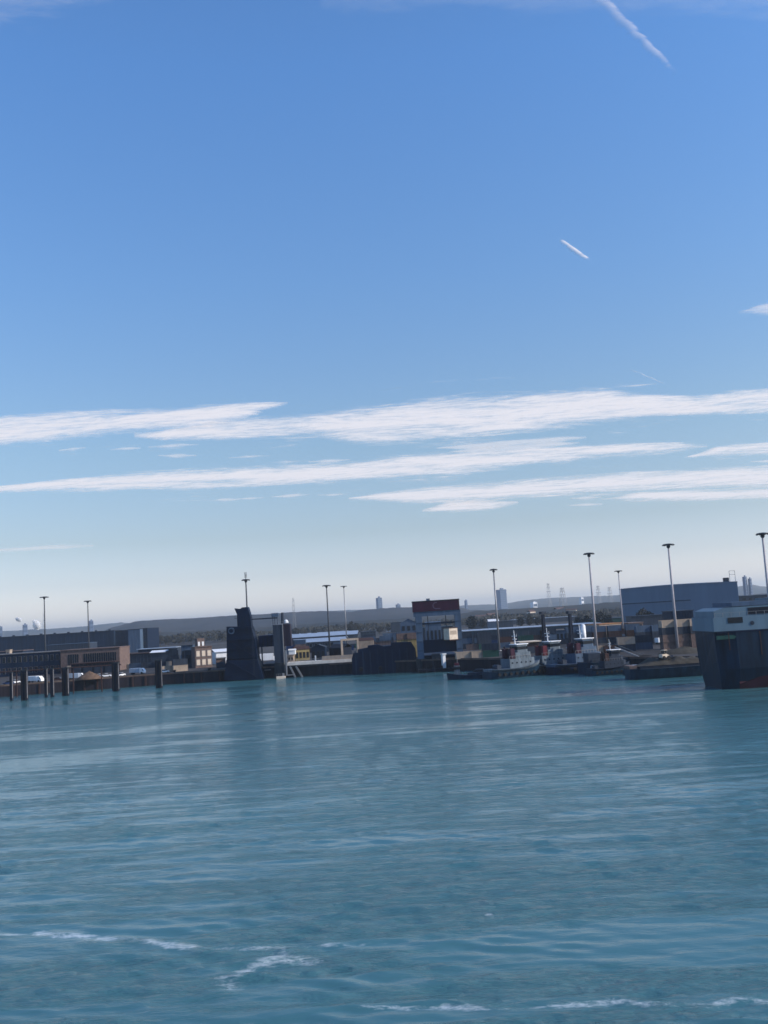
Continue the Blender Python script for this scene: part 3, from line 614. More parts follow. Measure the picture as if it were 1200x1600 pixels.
for sx in (-.25, .25): g.box(bx + sx - .04, bx + sx + .04, -5.6, -5.5, 2, 22)
for k in range(50): g.box(bx - .25, bx + .25, -5.57, -5.53, 2 + k * .4, 2.06 + k * .4)
g.build('ladder', slate, t)
for (x0, y0, x1, y1) in ((360, 1026, 398, 1002), (360, 1002, 398, 1026), (357, 1057, 400, 1032), (357, 1032, 400, 1057)):
    a_ = P(x0, y0); b_ = P(x1, y1); MB().beam((a_[0], -4.6 if y0 < 1030 else -5.3, a_[1]), (b_[0], -4.6 if y0 < 1030 else -5.3, b_[1]), .5).build('brace', navy, t)

c2 = X_(440)
t = thing('hoist_tower', 'square slate grey hoist tower with small rooftop gear, right of the navy tower', 'tower', (c2, YT, 0), R(0))
def P2(px, py): return (X_(px) - c2, Z_(px, py))
MB().slab([P2(427, 976.5), P2(442, 976), P2(442, 1035), P2(428, 1035)], -3, 2.5).build('left_shaft', slate, t)
MB().slab([P2(442.8, 975), P2(453.5, 974.5), P2(454.5, 1009), P2(442.8, 1010)], -2.2, 3).build('right_shaft', mat('plum_steel', (.016, .012, .024), .6, .3, .5, streak=True), t)
x_, z0_ = P2(442.4, 1048); MB().box(x_ - .13, x_ + .13, -3.2, -2.3, z0_, 22).build('corner_post', galv, t)
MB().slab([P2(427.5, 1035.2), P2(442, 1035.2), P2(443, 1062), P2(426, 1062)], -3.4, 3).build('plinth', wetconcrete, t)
a_, b_ = P2(425.5, 964), P2(436, 957.5); MB().box(a_[0], b_[0], -1.5, 1.5, a_[1], b_[1]).build('motor_house', bluegrey, t)
g = MB()
for px_ in (427, 430, 434): x_ = P2(px_, 970)[0]; g.box(x_ - .1, x_ + .1, -1, -.8, 22, a_[1])
g.build('motor_house_stand', slate, t)
x_, z_ = P2(442, 957); MB().cyl((x_, 0, 22.2), (x_, 0, z_), .75, .55, 12).build('exhaust_stack', slate, t)
x_, z_ = P2(447, 971); MB().lathe([(1.0, 0), (1.0, .4), (.8, .9), (.4, 1.25), (.02, 1.35)], 14, (x_, 0, 22.35)).build('radar_dome', white, t)
g = MB(); a_ = P2(426, 976)[0]; b_ = P2(454, 976)[0]
for k in range(9): x_ = a_ + (b_ - a_) * k / 8; g.box(x_ - .04, x_ + .04, -2.9, -2.8, 22, 23.1)
g.box(a_, b_, -2.9, -2.82, 23.02, 23.1).build('roof_rail', galv, t)

# beams between the towers and the ramp behind
ca = (cx + c2) / 2; xa = X_(393.8) - ca; xb = X_(434) - ca; zt = Z_(414, 965.5)
t = thing('gantry_beam', 'thin dark overhead beam with handrail joining the two hoist towers', 'beam', (ca, YT, 0))
MB().box(xa + .02, xb, .2, 1.2, zt - .5, zt).build('girder', slate, t)
g = MB()
for k in range(9): x_ = xa + (xb - xa) * k / 8; g.box(x_ - .04, x_ + .04, .2, .3, zt, zt + 1)
g.box(xa, xb, .2, .28, zt + .95, zt + 1.03).build('handrail', galv, t)
t = thing('ferry_ramp', 'deep navy ferry ramp slung between the two hoist towers', 'ferry ramp', (ca, YT + 4.4, 0))
z0, z1 = Z_(414, 1011), Z_(414, 993); xa = X_(401) - ca; xb = X_(428) - ca
MB().box(xa, xb + 2, 0, 22, z0, z1).build('upper_deck', mat('deep_blue', (.004, .012, .05), .6, .3, .3), t)
MB().box(xa, xb + 2, .5, 26, GZ - .6, GZ + 1.2).build('lower_deck', navy, t)
for k in range(5): x_ = xa + (xb - xa) * k / 4; MB().box(x_ - .2, x_ + .2, -.2, 0, z0, z1).build('stiffener', navy, t)
for x_ in (xa + 1, xb): MB().cyl((x_, 1, GZ + 1.2), (x_, 1, z0), .3, .3, 8).build('hanger', slate, t)
t = thing('dock_pier', 'stained grey blue concrete pier between the feet of the two hoist towers', 'pier', (X_(418), YT + 2, 0))
MB().box(-4.2, 2.2, 0, 8, -2, 3.2).build('pier_wall', mat('bluish_concrete', (.045, .06, .09), .9, .5, .5), t); MB().box(-4.4, 2.4, -.2, 8, 3.2, 3.5).build('pier_cap', concrete, t)
for k in (-3.4, -1.2, 1.0): MB().box(k - .25, k + .25, -.5, -.003, -.8, 3.0).build('fender', rubber, t)

# white pontoon + quay bridge
t = thing('pontoon', 'small white pontoon afloat at the foot of the slate hoist tower', 'pontoon', (X_(435, 394), 394, 0), R(6))
MB().box(-1.9, 1.9, -1.2, 1.2, -.4, .95).build('hull', cream, t, bevel=.12); MB().box(.6, 1.5, -.6, .6, .96, 2.1).build('cabinet', galv, t)
g = MB(); [g.cyl((x_, -1.1, .95), (x_, -1.1, 2.0), .04, .04, 6) for x_ in (-1.8, -.9, 0)]; g.box(-1.8, 0, -1.13, -1.07, 1.95, 2.03); g.build('railing', galv, t)

YB = 398; cb = X_(497, YB)
t = thing('quay_bridge', 'pale concrete quay bridge on raking legs, running right from the slate hoist tower', 'bridge', (cb, YB, 0))
xa = X_(446, YB) - cb; xb = X_(548, YB) - cb; zd = Z_(497, 1032.5, YB)
MB().box(xa, xb, -.4, 6, zd - 1.2, zd).build('deck', mat('sunlit_concrete', (.62, .57, .51), .9, .2, .4), t); MB().box(xa, xb, -.2, 5.6, zd - 1.9, zd - 1.203).build('girder', wetconcrete, t)  # deck colour is brightened to carry the sunlight on its front edge
g = MB(); k = xa
while k < xb: g.box(k - .05, k + .05, -.35, -.25, zd, zd + 1.1); k += 1.4
g.box(xa, xb, -.34, -.26, zd + 1.02, zd + 1.12).box(xa, xb, -.33, -.27, zd + .5, zd + .58); g.build('railing', galv, t)
MB().box(X_(500, YB) - cb, xb, .6, .9, zd + .003, zd + 1.7).build('parapet', beige, t)
for (a, b) in ((450, 459), (459, 470)):
    for yy in (0, 4): MB().beam((X_(a, YB) - cb, yy, zd - 1.6), (X_(b, YB) - cb, yy, -1), .75).build('raking_leg', galv, t)
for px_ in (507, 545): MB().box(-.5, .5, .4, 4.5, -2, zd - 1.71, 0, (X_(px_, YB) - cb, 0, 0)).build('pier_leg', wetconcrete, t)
x_ = X_(444.5, YB) - cb; MB().box(x_ - .3, x_ + .3, -.7, -.1, 1.2, Z_(444, 1016, YB)).build('end_post', galv, t); MB().box(x_ - .3, x_ + 3, -.9, .4, .9, 1.2).build('foot_beam', galv, t)
x_ = X_(490, YB) - cb; MB().box(x_ - .25, x_ + .25, .1, .5, zd, zd + 2.2).build('marker_post', white, t)
building(447, 456, 1025, 404, 4, beige, beige, 'bridge_cabin', 'small beige cabin at the left end of the quay bridge', 'cabin', base=zd + .02, cols=2, rows=1)
t, W, H = building(456, 484, 1015, 410, 6, yellow, rust, 'bridge_shelter', 'ochre yellow shelter under a dark rusty roof on the quay bridge', 'shelter', base=zd + .02, rz=R(14), cols=4, rows=1, roof='gable', rise=1.2)
building(449, 459, 1016.5, 403, 3, white, white, 'white_hut', 'tiny white roofed hut against the slate hoist tower on the bridge', 'hut', base=zd + 3.1, roof='gable', rise=.5)
building(484, 506, 1012, 424, 9, darkwall, slate, 'dark_hut', 'dark hut on the quay behind the middle of the quay bridge', 'hut', roof='gabley', rise=1.2, cols=3, rows=1)
building(509, 537, 1013, 430, 12, tarred, tarred, 'dark_hut', 'low black roofed hut behind the right end of the quay bridge', 'hut', roof='gable', rise=1.6, cols=3, rows=1, rz=R(-16))
t = thing('goal_frame', 'beige portal frame standing at the right end of the quay bridge', 'frame', (X_(540, 402), 402, GZ), R(12))
MB().box(-2.6, -1.8, -.4, .4, 0, Z_(540, 1001, 402) - GZ).build('post', beige, t); MB().box(4.2, 4.9, -.4, .4, 0, Z_(540, 1001, 402) - GZ).build('post', beige, t)
MB().box(-2.6, 4.9, -.38, .38, Z_(540, 1001, 402) - GZ + .003, Z_(540, 998, 402) - GZ).build('lintel', beige, t)
building(556, 585, 1001, 404, 9, beige, rust, 'beige_store', 'long beige store with a rusty roof edge above the dark floating dock', 'store', roof='gable', rise=1.0, ribs=9, rz=R(10))

# dark floating dock
YD = 386; cdk = X_(598, YD)
t = thing('floating_dock', 'black navy floating dock with sloping high sides moored in front of the quay', 'floating dock', (cdk, YD, 0))
def PD(px, py): return (X_(px, YD) - cdk, Z_(px, py, YD))
zb = -1.5
MB().slab([(PD(546, 0)[0], zb), PD(546, 1030), PD(549, 1021), PD(556, 1020), PD(556.2, 1015), PD(572, 1012), PD(572.2, 1009), PD(588, 1007), PD(596, 1010), PD(608, 1009), PD(608.2, 1004), PD(640, 1003), PD(646, 1014), (PD(648, 0)[0], zb)], 0, 4).build('side_wall', navy, t)
MB().slab([(PD(546, 0)[0], zb), PD(546, 1040), PD(648, 1034), (PD(648, 0)[0], zb)], 4.01, 9).build('dock_floor', navy, t)
for k in range(9):
    x_ = PD(552 + k * 11.5, 0)[0]; zz = PD(552 + k * 11.5, 1018 - k * .7)[1]; MB().box(x_ - .2, x_ + .2, -.35, -.003, -.5, zz).build('side_frame', darkwall, t)
g = MB(); a_ = PD(583, 1008)[0]; b_ = PD(638, 1002)[0]; zr = PD(610, 1003)[1]
for k in range(14): x_ = a_ + (b_ - a_) * k / 13; g.box(x_ - .04, x_ + .04, .3, .4, zr - 1.3, zr + .9)
g.box(a_, b_, .3, .38, zr + .8, zr + .88).build('railing', slate, t)
for px_ in (560, 590, 622): MB().cyl((PD(px_, 0)[0], -.9, 2.2), (PD(px_, 0)[0], -.05, 2.2), .8, .8, 14).build('tyre_fender', rubber, t)
# grab details on the dock deck
for i, px_ in enumerate((590, 602, 614)):
    t = thing('deck_crate', ['slate crate on the dock edge, nearest the beige store', 'slate crate on the dock edge, middle of three', 'slate crate on the dock edge, nearest the ochre containers'][i], 'crate', (X_(px_, YD + 6), YD + 6.4, Z_(px_, 1036, YD)), R(10 * i), 'crates on the dock')
    MB().box(-1.5, 1.5, -1.2, 1.2, 0, 5.5 + (i % 2)).build('body', slate, t, bevel=.05); MB().box(-1.6, 1.6, -1.3, 1.3, 5.51 + (i % 2), 5.8 + (i % 2)).build('lid', bluegrey, t)

# ------------------------------------------------------------------ portal with the maroon sign box
YP = 384; cp_ = X_(682, YP)
t = thing('ramp_portal', 'blue grey ramp portal on two square legs crowned by a long maroon sign box', 'ramp portal', (cp_, YP, 0))
def PP(px, py): return (X_(px, YP) - cp_, Z_(px, py, YP))
zt, zm, zl = PP(682, 938.8)[1], PP(682, 954.5)[1], PP(682, 962)[1]
sg = MB().box(PP(645, 0)[0], PP(718, 0)[0], -2.2, 2.2, zm, zt).build('sign_box', maroon, t)
MB().box(PP(644.3, 0)[0], PP(718.7, 0)[0], -2.35, 2.35, zt + .003, zt + .28).build('roof_edge', tarred, sg)
MB().box(-.7 - 3, .7 - 3, -.5, .5, zt + .285, zt + 1.1).build('roof_hatch', bluegrey, sg)
# the worn emblem: an open round C stroke with a small foot
g = MB(); ex = PP(682, 0)[0]; ez = (zt + zm) / 2 + .1
for k in range(15):
    a0 = R(70 + k * 15); a1 = R(70 + (k + 1) * 15)
    q = [(ex + r_ * math.cos(a_), ez + r_ * math.sin(a_)) for r_, a_ in ((1.05, a0), (1.45, a0), (1.45, a1), (1.05, a1))]; g.slab(q, -2.26, -2.205)
g.slab([(ex + .15, ez - 1.3), (ex + 1.6, ez - 1.45), (ex + 1.6, ez - 1.0), (ex + .15, ez - .95)], -2.27, -2.205); g.build('emblem', emblem_m, sg)
MB().box(PP(646, 0)[0], PP(719, 0)[0], -1.9, 1.9, zl, zm - .003).build('head_beam', bluegrey, t)
for a, b in ((648.5, 658.5), (709.5, 719)):
    lg = MB().box(PP(a, 0)[0], PP(b, 0)[0], -1.8, 1.8, 5.0, zl - .003).build('leg', bluegrey, t)
    MB().box(PP(a, 0)[0] - .8, PP(b, 0)[0] + .8, -2.6, 2.6, -2, 4.99).build('leg_plinth', wetconcrete, lg)
    for k in range(4): MB().box(PP(a, 0)[0] + .3, PP(b, 0)[0] - .3, -1.95, -1.803, 8.0 + k * 3.6, 8.2 + k * 3.6).build('joint_band', slate, lg)
a_ = PP(658.6, 0)[0]; b_ = PP(709.4, 0)[0]
MB().box(a_, b_, -.8, 1.4, PP(684, 1019)[1], PP(684, 999)[1]).build('ramp_girder', navy, t)
MB().box(a_, b_, .5, 1.2, PP(684, 975)[1], PP(684, 972)[1]).build('cross_beam', slate, t)
cbn = MB().box(-2.0, 2.0, -1.9, 1.9, 0, 4.4, R(32), (PP(701.5, 0)[0], -2.4, PP(701, 999)[1])).build('control_cabin', cream, t)
MB().box(-1.5, 1.5, -1.96, -1.903, 1.9, 3.4, R(32), (PP(701.5, 0)[0], -2.4, PP(701, 999)[1])).build('window', beige, cbn)
MB().box(-2.2, 2.2, -2.1, 2.1, -.35, -.003, R(32), (PP(701.5, 0)[0], -2.4, PP(701, 999)[1])).build('cabin_floor', rust, cbn)
MB().box(-2.2, 2.2, -2.1, 2.1, 4.403, 4.65, R(32), (PP(701.5, 0)[0], -2.4, PP(701, 999)[1])).build('cabin_roof', rust, cbn)
for px_ in (668, 696): MB().cyl((PP(px_, 0)[0], 0, PP(684, 999)[1]), (PP(px_, 0)[0], 0, zl), .16, .16, 8).build('hoist_cable', slate, t)
# ramp behind the portal
MB().box(a_, b_, 1.5, 30, GZ + .35, GZ + 1.5).build('ramp_deck', darkwall, t)
building(686.5, 692.5, 1023, 377, 1.6, white, white, 'white_kiosk', 'narrow bright white kiosk at the quay edge under the portal', 'kiosk', base=1.2, doors=0, rz=R(20))
building(671, 686, 1023, 380, 3, slate, slate, 'grey_hut', 'low slate hut left of the narrow white kiosk under the portal', 'hut', base=1.2, cols=2, rows=1)
t = thing('jetty', 'low dark landing stage with timber piles below the portal', 'landing stage', (X_(678, 376), 376, 0))
MB().box(-8, 9, -2, 3, .3, 1.2).build('deck', tarred, t)
for k in range(6): MB().cyl((-7.5 + k * 3.1, -2.2, -1.5), (-7.5 + k * 3.1, -2.2, 2.4), .28, .25, 8).build('pile', tarred, t)

# ------------------------------------------------------------------ mooring piles on the left
def pile(pxl, pxr, pyt, pyb, label, w_side):
    xm = (pxl + pxr) / 2; y = (CAM_H * FPX) / (pyb - hz(xm)); a = at(pxl, hz(pxl), y); b = at(pxr, hz(pxr), y); zt_ = at(xm, pyt, y).z
    W = (b.x - a.x) * .8; t = thing('mooring_pile', label, 'mooring pile', ((a.x + b.x) / 2, y + w_side / 2, 0), R(-2), 'dark mooring piles off the left quay')
    MB().box(-W / 2, W / 2, -w_side / 2, w_side / 2, -3, zt_ - .4).build('shaft', tarred, t, bevel=.08)
    MB().box(-W / 2 - .06, W / 2 + .06, -w_side / 2 - .06, w_side / 2 + .06, zt_ - .4, zt_).build('cap', wetconcrete, t)
    MB().box(W / 2 + .003, W / 2 + .10, -w_side / 2 + .1, -w_side / 2 + .55, .8, zt_ - .5).build('lit_edge_strip', concrete, t)  # pale strip paints the sunlit right edge onto the shaft
    if W > 1.5:
        for k in (-.55, .55): MB().box(k * W / 2 - .15, k * W / 2 + .15, -w_side / 2 - .22, -w_side / 2 - .003, -1, zt_ - 1).build('fender', rubber, t)
    return t
pile(13, 18, 1050, 1093, 'thin dark mooring pile, leftmost of the row off the left quay', 1.2)
pile(29.5, 41.5, 1047, 1093, 'wide black mooring pile with a lit right edge, second from the left edge', 1.5)
pile(67, 72, 1044, 1088, 'thin dark mooring pile, left one of a close pair', 1.2)
pile(76, 82, 1044, 1088, 'thin dark mooring pile, right one of a close pair', 1.2)
pile(93.5, 105.5, 1043, 1086, 'wide black mooring pile directly right of the close thin pair', 1.5)
pile(171.5, 184, 1035, 1079, 'wide black mooring pile standing alone before the brown brick block', 1.5)
pile(239, 251, 1031, 1074, 'wide black mooring pile at the right end of the row, with a shaded edge', 1.5)
pile(268, 272, 1047, 1067, 'short rusty pile against the quay left of the lookout building', 1.0)
pile(322, 327, 1044, 1063, 'short rusty pile against the quay below the lookout building', 1.0)
yj = 378; t = thing('catwalk', 'thin rusty brown catwalk running along the heads of the wide mooring piles', 'catwalk', (X_(90, yj), yj, 0), R(3.3))
xa = X_(-30, yj) - X_(90, yj); xb = X_(186, yj) - X_(90, yj); zc = Z_(100, 1043, yj)
MB().box(xa, xb, -.6, .6, zc - .45, zc).build('deck', rust, t)
g = MB(); k = xa
while k < xb: g.box(k - .04, k + .04, -.6, -.52, zc, zc + 1.0); k += 1.6
g.box(xa, xb, -.6, -.53, zc + .95, zc + 1.02).build('railing', rust, t)
for k in range(5): x_ = xa + (xb - xa) * (k + .3) / 5; MB().beam((x_, 0, zc - .45), (x_, 0, -2), .5).build('support', rust, t)

# ------------------------------------------------------------------ vehicles and small craft on the quay
def car(loc, rz, m, label, kind=0):
    t = thing('parked_car', label, 'car', loc, rz, 'cars parked on the quay'); L_ = 4.3
    MB().slab([(-2.1, .35), (-2.15, .8), (-1.3, .95), (1.5, .98), (2.1, .85), (2.15, .35)], -.85, .85).build('body', m, t, bevel=.05)
    MB().slab([(-1.25, .955), (-.55, 1.45), (.9, 1.48), (1.55, .985)], -.74, .74).build('cabin', glass, t)
    MB().box(-.5, .85, -.7, .7, 1.485, 1.53).build('roof', m, t)
    for x in (-1.35, 1.35):
        for y in (-.86, .66): MB().cyl((x, y, .33), (x, y + .2, .33), .33, .33, 14).build('wheel', rubber, t)
    return t
def van(loc, rz, m, label, big=False, grp='vans and lorries on the quay'):
    t = thing('parked_van', label, 'van', loc, rz, grp); l_ = 6.5 if not big else 12.0; h = 2.6 if not big else 3.9
    MB().box(-l_ / 2, l_ / 2 - 2.1, -1.2, 1.2, .75, h).build('cargo_body', m, t, bevel=.06)
    MB().slab([(l_ / 2 - 2.05, .5), (l_ / 2 - 2.05, 2.5), (l_ / 2 - .9, 2.5), (l_ / 2, 1.4), (l_ / 2, .5)], -1.1, 1.1).build('cab', white, t)
    MB().slab([(l_ / 2 - .8, 1.5), (l_ / 2 - .86, 2.35), (l_ / 2 - .1, 1.5)], -1.12, 1.12).build('windscreen', glass, t)
    for x in ((-l_ / 2 + 1.2, l_ / 2 - 1.1) if not big else (-l_ / 2 + 1.1, -l_ / 2 + 2.3, l_ / 2 - 1.1)):
        for y in (-1.2, .92): MB().cyl((x, y, .48), (x, y + .28, .48), .48, .48, 14).build('wheel', rubber, t)
    return t
def G(px, Y): return (at(px, hz(px), Y).x, Y, GZ)
car(G(12, 389), R(10), bluep, 'blue car on the quay near the left edge, behind the thin leftmost pile')
car(G(22, 394), R(60), white, 'pale car parked end on behind the second pile from the left')
van(G(54, 393), R(-14), white, 'white van parked side on between the second pile and the thin pair')
car(G(88, 394), R(5), rust, 'rusty red car seen between the thin pair and the next wide pile')
van(G(117, 397), R(4), palegrey, 'pale grey green van just right of the pile beside the thin pair')
car(G(152, 402), R(-20), white, 'white car on the quay beside the brown earth heap')
car(G(164, 402), R(16), white, 'white car just left of the lone wide pile before the brick block')
car(G(187, 402), R(70), white, 'white car just right of the lone wide pile before the brick block')
van(G(213, 412), R(-5), palegrey, 'grey van parked on the quay midway between the two right hand wide piles')
car(G(214, 500), R(35), white, 'white car in the yard before the rusty pink roofed shed')
car(G(254, 408), R(40), white, 'white car on the quay edge beside the rightmost wide pile')
van(G(412, 462), R(6), white, 'long white lorry seen between the two hoist towers', True)
car(G(912, 430), R(20), white, 'white car behind the dark red funnel tug, under the stout mast')
car(G(888, 402), R(5), palegrey, 'pale grey car behind the rightmost tug')
van(G(1030, 395), R(24), white, 'white van on the quay in front of the big pale warehouse')
van(G(1072, 390), R(4), palegrey, 'pale lorry on the quay just left of the ship', True)
t = thing('earth_heap', 'brown heap of earth on the left quay beside the white cars', 'heap', G(138, 394)); g = MB()
for j in range(9):
    for i in range(24):
        a = i * math.pi / 12; r_ = 4.6 * (1 - j / 8.0); g.v.append((r_ * math.cos(a) * (1.2 + .2 * noise.noise(Vector((i * .9, j, 0)))), r_ * .7 * math.sin(a), 3.3 * (j / 8.0) ** .8 + (.4 * noise.noise(Vector((i * .7, j * .8, 3))) if j else 0)))
for j in range(8):
    for i in range(24): g.f.append((j * 24 + i, j * 24 + (i + 1) % 24, (j + 1) * 24 + (i + 1) % 24, (j + 1) * 24 + i))
g.build('heap', soil_m, t, True)
for k, (px, Y, rz_) in enumerate(((138, 401, 0), (140, 399, 20))):
    pass

# containers
def make_container(m, label):
    t = thing('shipping_container', label, 'container', (0, 0, 0), 0, 'shipping containers'); g = MB(); g.box(-3.05, 3.05, -1.15, 1.15, .1, 2.5)
    for k in range(16):
        x = -2.9 + k * 5.8 / 15; g.box(x - .09, x + .09, -1.2, -1.15, .15, 2.45); g.box(x - .09, x + .09, 1.15, 1.2, .15, 2.45)
    g.build('shell', m, t)
    fr = MB()
    for x in (-3.05, 3.05):
        for y in (-1.18, 1.18): fr.box(x - .08, x + .08, y - .06, y + .06, 0, 2.59)
    for z in (.06, 2.53):
        for y in (-1.2, 1.2): fr.box(-3.05, 3.05, y - .05, y + .05, z - .06, z + .06)
    fr.build('frame', m, t); MB().box(3.06, 3.14, -1.05, 1.05, .15, 2.45).build('door', m, t)
    return t
cprot = {}
colw = {'yellow': (yellow, 'ochre yellow'), 'beige': (beige, 'beige'), 'orange': (orange, 'orange'), 'rust': (rust, 'rust brown'), 'blue': (bluep, 'blue'), 'grey': (bluegrey, 'blue grey'), 'slate': (slate, 'dark slate'), 'green': (greenp, 'dark green'), 'cream': (cream, 'cream'), 'brown': (brown, 'brown')}
def container(col, px, Y, lev, rz, where, base=GZ):
    lab = colw[col][1] + ' container ' + where
    loc = (at(px, hz(px), Y).x, Y, base + lev * 2.6)
    if col not in cprot: t = make_container(colw[col][0], lab); t.location = loc; t.rotation_euler = (0, 0, rz); cprot[col] = t
    else: t = dup(cprot[col], loc, rz, lab)
    return t
lvl = ['at the bottom', 'one up', 'third up', 'topmost']
sets = [
    ([629, 645], 412, ['yellow', 'yellow', 'yellow', 'brown'], 4, R(8), ['in the left stack behind the left portal leg', 'in the right stack behind the left portal leg']),
    ([257], 417, ['beige'], 1, R(28), ['alone beside the rightmost wide pile']),
    ([279], 417, ['beige', 'slate'], 2, R(28), ['on the quay between the last pile and the lookout building']),
    ([724, 748], 470, ['slate', 'grey', 'slate'], 3, R(4), ['in the stack just right of the portal', 'in the second stack right of the portal']),
    ([770, 795], 500, ['blue', 'slate'], 2, R(-3), ['behind the left tugboat', 'behind the gap right of the left tugboat']),
    ([932, 956, 984], 440, ['slate', 'rust', 'grey'], 3, R(6), ['left row right of the stout mast', 'middle row right of the stout mast', 'row below the brown shed']),
    ([1000, 1024], 400, ['slate', 'slate', 'grey'], 3, R(10), ['behind the left end of the sand barge', 'behind the middle of the sand barge']),
    ([1040, 1064, 1084], 350, ['brown', 'brown', 'slate', 'beige'], 4, R(14), ['in the left stack above the sand barge', 'in the middle stack above the sand barge', 'in the stack nearest the ship']),
    ([960, 1000], 360, ['grey', 'slate'], 2, R(-12), ['on the quay left of the sand barge', 'beside the left end of the sand barge']),
    ([576, 600, 622], 520, ['slate', 'brown', 'grey'], 3, R(3), ['behind the left part of the floating dock', 'behind the middle of the floating dock', 'behind the right part of the floating dock']),
]
for pxs, Y, cols, nl, rz_, wh in sets:
    for px, wtxt in zip(pxs, wh):
        for lv in range(nl): container(cols[lv], px, Y + random.uniform(-1, 1) * .3, lv, rz_ + R(random.uniform(-1.5, 1.5)), (lvl[lv] + ' ' if nl > 1 else '') + wtxt)

rows = [(720, 765, 374, 17, 'on the quay behind the left tug'), (925, 985, 352, 18, 'on the quay behind the black barge'), (440, 545, 560, 12.5, 'behind the quay bridge'), (548, 645, 600, 12, 'behind the floating dock'), (735, 925, 455, 15.5, 'behind the tugs'), (742, 925, 545, 14, 'behind the tugs'), (936, 1075, 470, 15, 'before the big warehouse'), (660, 706, 470, 15, 'seen through the portal'), (190, 300, 480, 15, 'left of the lookout building')]
rc = random.Random(11)
for x0, x1, Y, st, wh in rows:
    x = x0
    while x < x1:
        for lv in range(rc.choice((1, 1, 2, 2, 3) if Y > 400 else (1, 1, 2))):
            col_ = rc.choice(('slate', 'slate', 'slate', 'grey', 'blue', 'brown', 'rust', 'green', 'beige') if lv < 2 else ('slate', 'grey'))
            t = container(col_, x, Y, lv, R(rc.uniform(-3, 12)), 'in the far yard rows ' + wh); t['group'] = 'far yard containers ' + wh + ' ' + col_
        x += st * rc.uniform(.95, 1.5)
# white tanks
for px, Y, r_, hh_, lab in ((908, 430, 1.1, 8.5, 'pale upright storage tank beside the stout mast'), (913, 385, 1.3, 3.6, 'small white dome topped tank on the quay behind the rightmost tug')):
    t = thing('storage_tank', lab, 'tank', G(px, Y)); MB().cyl((0, 0, 0), (0, 0, hh_), r_, r_, 20).build('shell', white, t, True); MB().lathe([(r_ + .02, hh_), (r_ * .7, hh_ + .6), (.02, hh_ + .9)], 20).build('dome', white, t)
    g = MB(); [g.box(-.25, .25, -r_ - .18, -r_ - .12, k * .5, k * .5 + .05) for k in range(int(hh_ * 2))]; g.build('ladder', galv, t)

# lattice posts behind the tugs
for px, py, lab in ((848, 960, 'dark lattice post with a small head behind the middle tug'), (890, 959, 'dark lattice post with a small head behind the rightmost tug')):
    t, h = lattice_mast(px, py, 410, 2.0, lab, 'dock_post', 'lattice post', tarred, GZ, 'dark lattice posts behind the tugs')
    g = MB().box(-.55, .55, -.55, .55, .2, h - .2); g.build('core', navy, t); MB().box(-1.2, 1.2, -1, 1, h, h + 1.2).build('head', slate, t)

# ------------------------------------------------------------------ tugboats
def hull_mesh(Ls, B, zk, zs, bowlift, m, parent, name='hull', sternlift=0.3, flare=.12, n=22):
    g = MB(); nv = 7
    for i in range(n + 1):
        u = i / n; x = -Ls / 2 + Ls * u
        half = B / 2 * (min(1, (u / .10) ** .5 if u > 0 else .45) if u < .1 else 1) * (max(0.02, 1 - ((u - .55) / .45) ** 2.4) if u > .55 else 1)
        if u < .1: half = B / 2 * (.72 + .28 * (u / .1))
        zt_ = zs + bowlift * max(0, (u - .35) / .65) ** 2 + sternlift * max(0, (.25 - u) / .25) ** 2
        for j in range(nv):
            f = j / (nv - 1); z = zk + (zt_ - zk) * f; wv = half * (.62 + .38 * f ** .5) * (1 + flare * (f - .7) * (u > .6))
            g.v.append((x + (f - 1) * .08 * Ls * max(0, u - .7), wv, z))
        for j in range(nv):
            f = 1 - j / (nv - 1); z = zk + (zt_ - zk) * f; wv = half * (.62 + .38 * f ** .5) * (1 + flare * (f - .7) * (u > .6))
            g.v.append((x + (f - 1) * .08 * Ls * max(0, u - .7), -wv, z))
    w2 = 2 * nv
    for i in range(n):
        for j in range(w2): a = i * w2 + j; b = i * w2 + (j + 1) % w2; g.f.append((a, b, b + w2, a + w2))
    g.f.append(tuple(range(w2))); g.f.append(tuple(range(n * w2 + w2 - 1, n * w2 - 1, -1)))
    return g.build(name, m, parent)
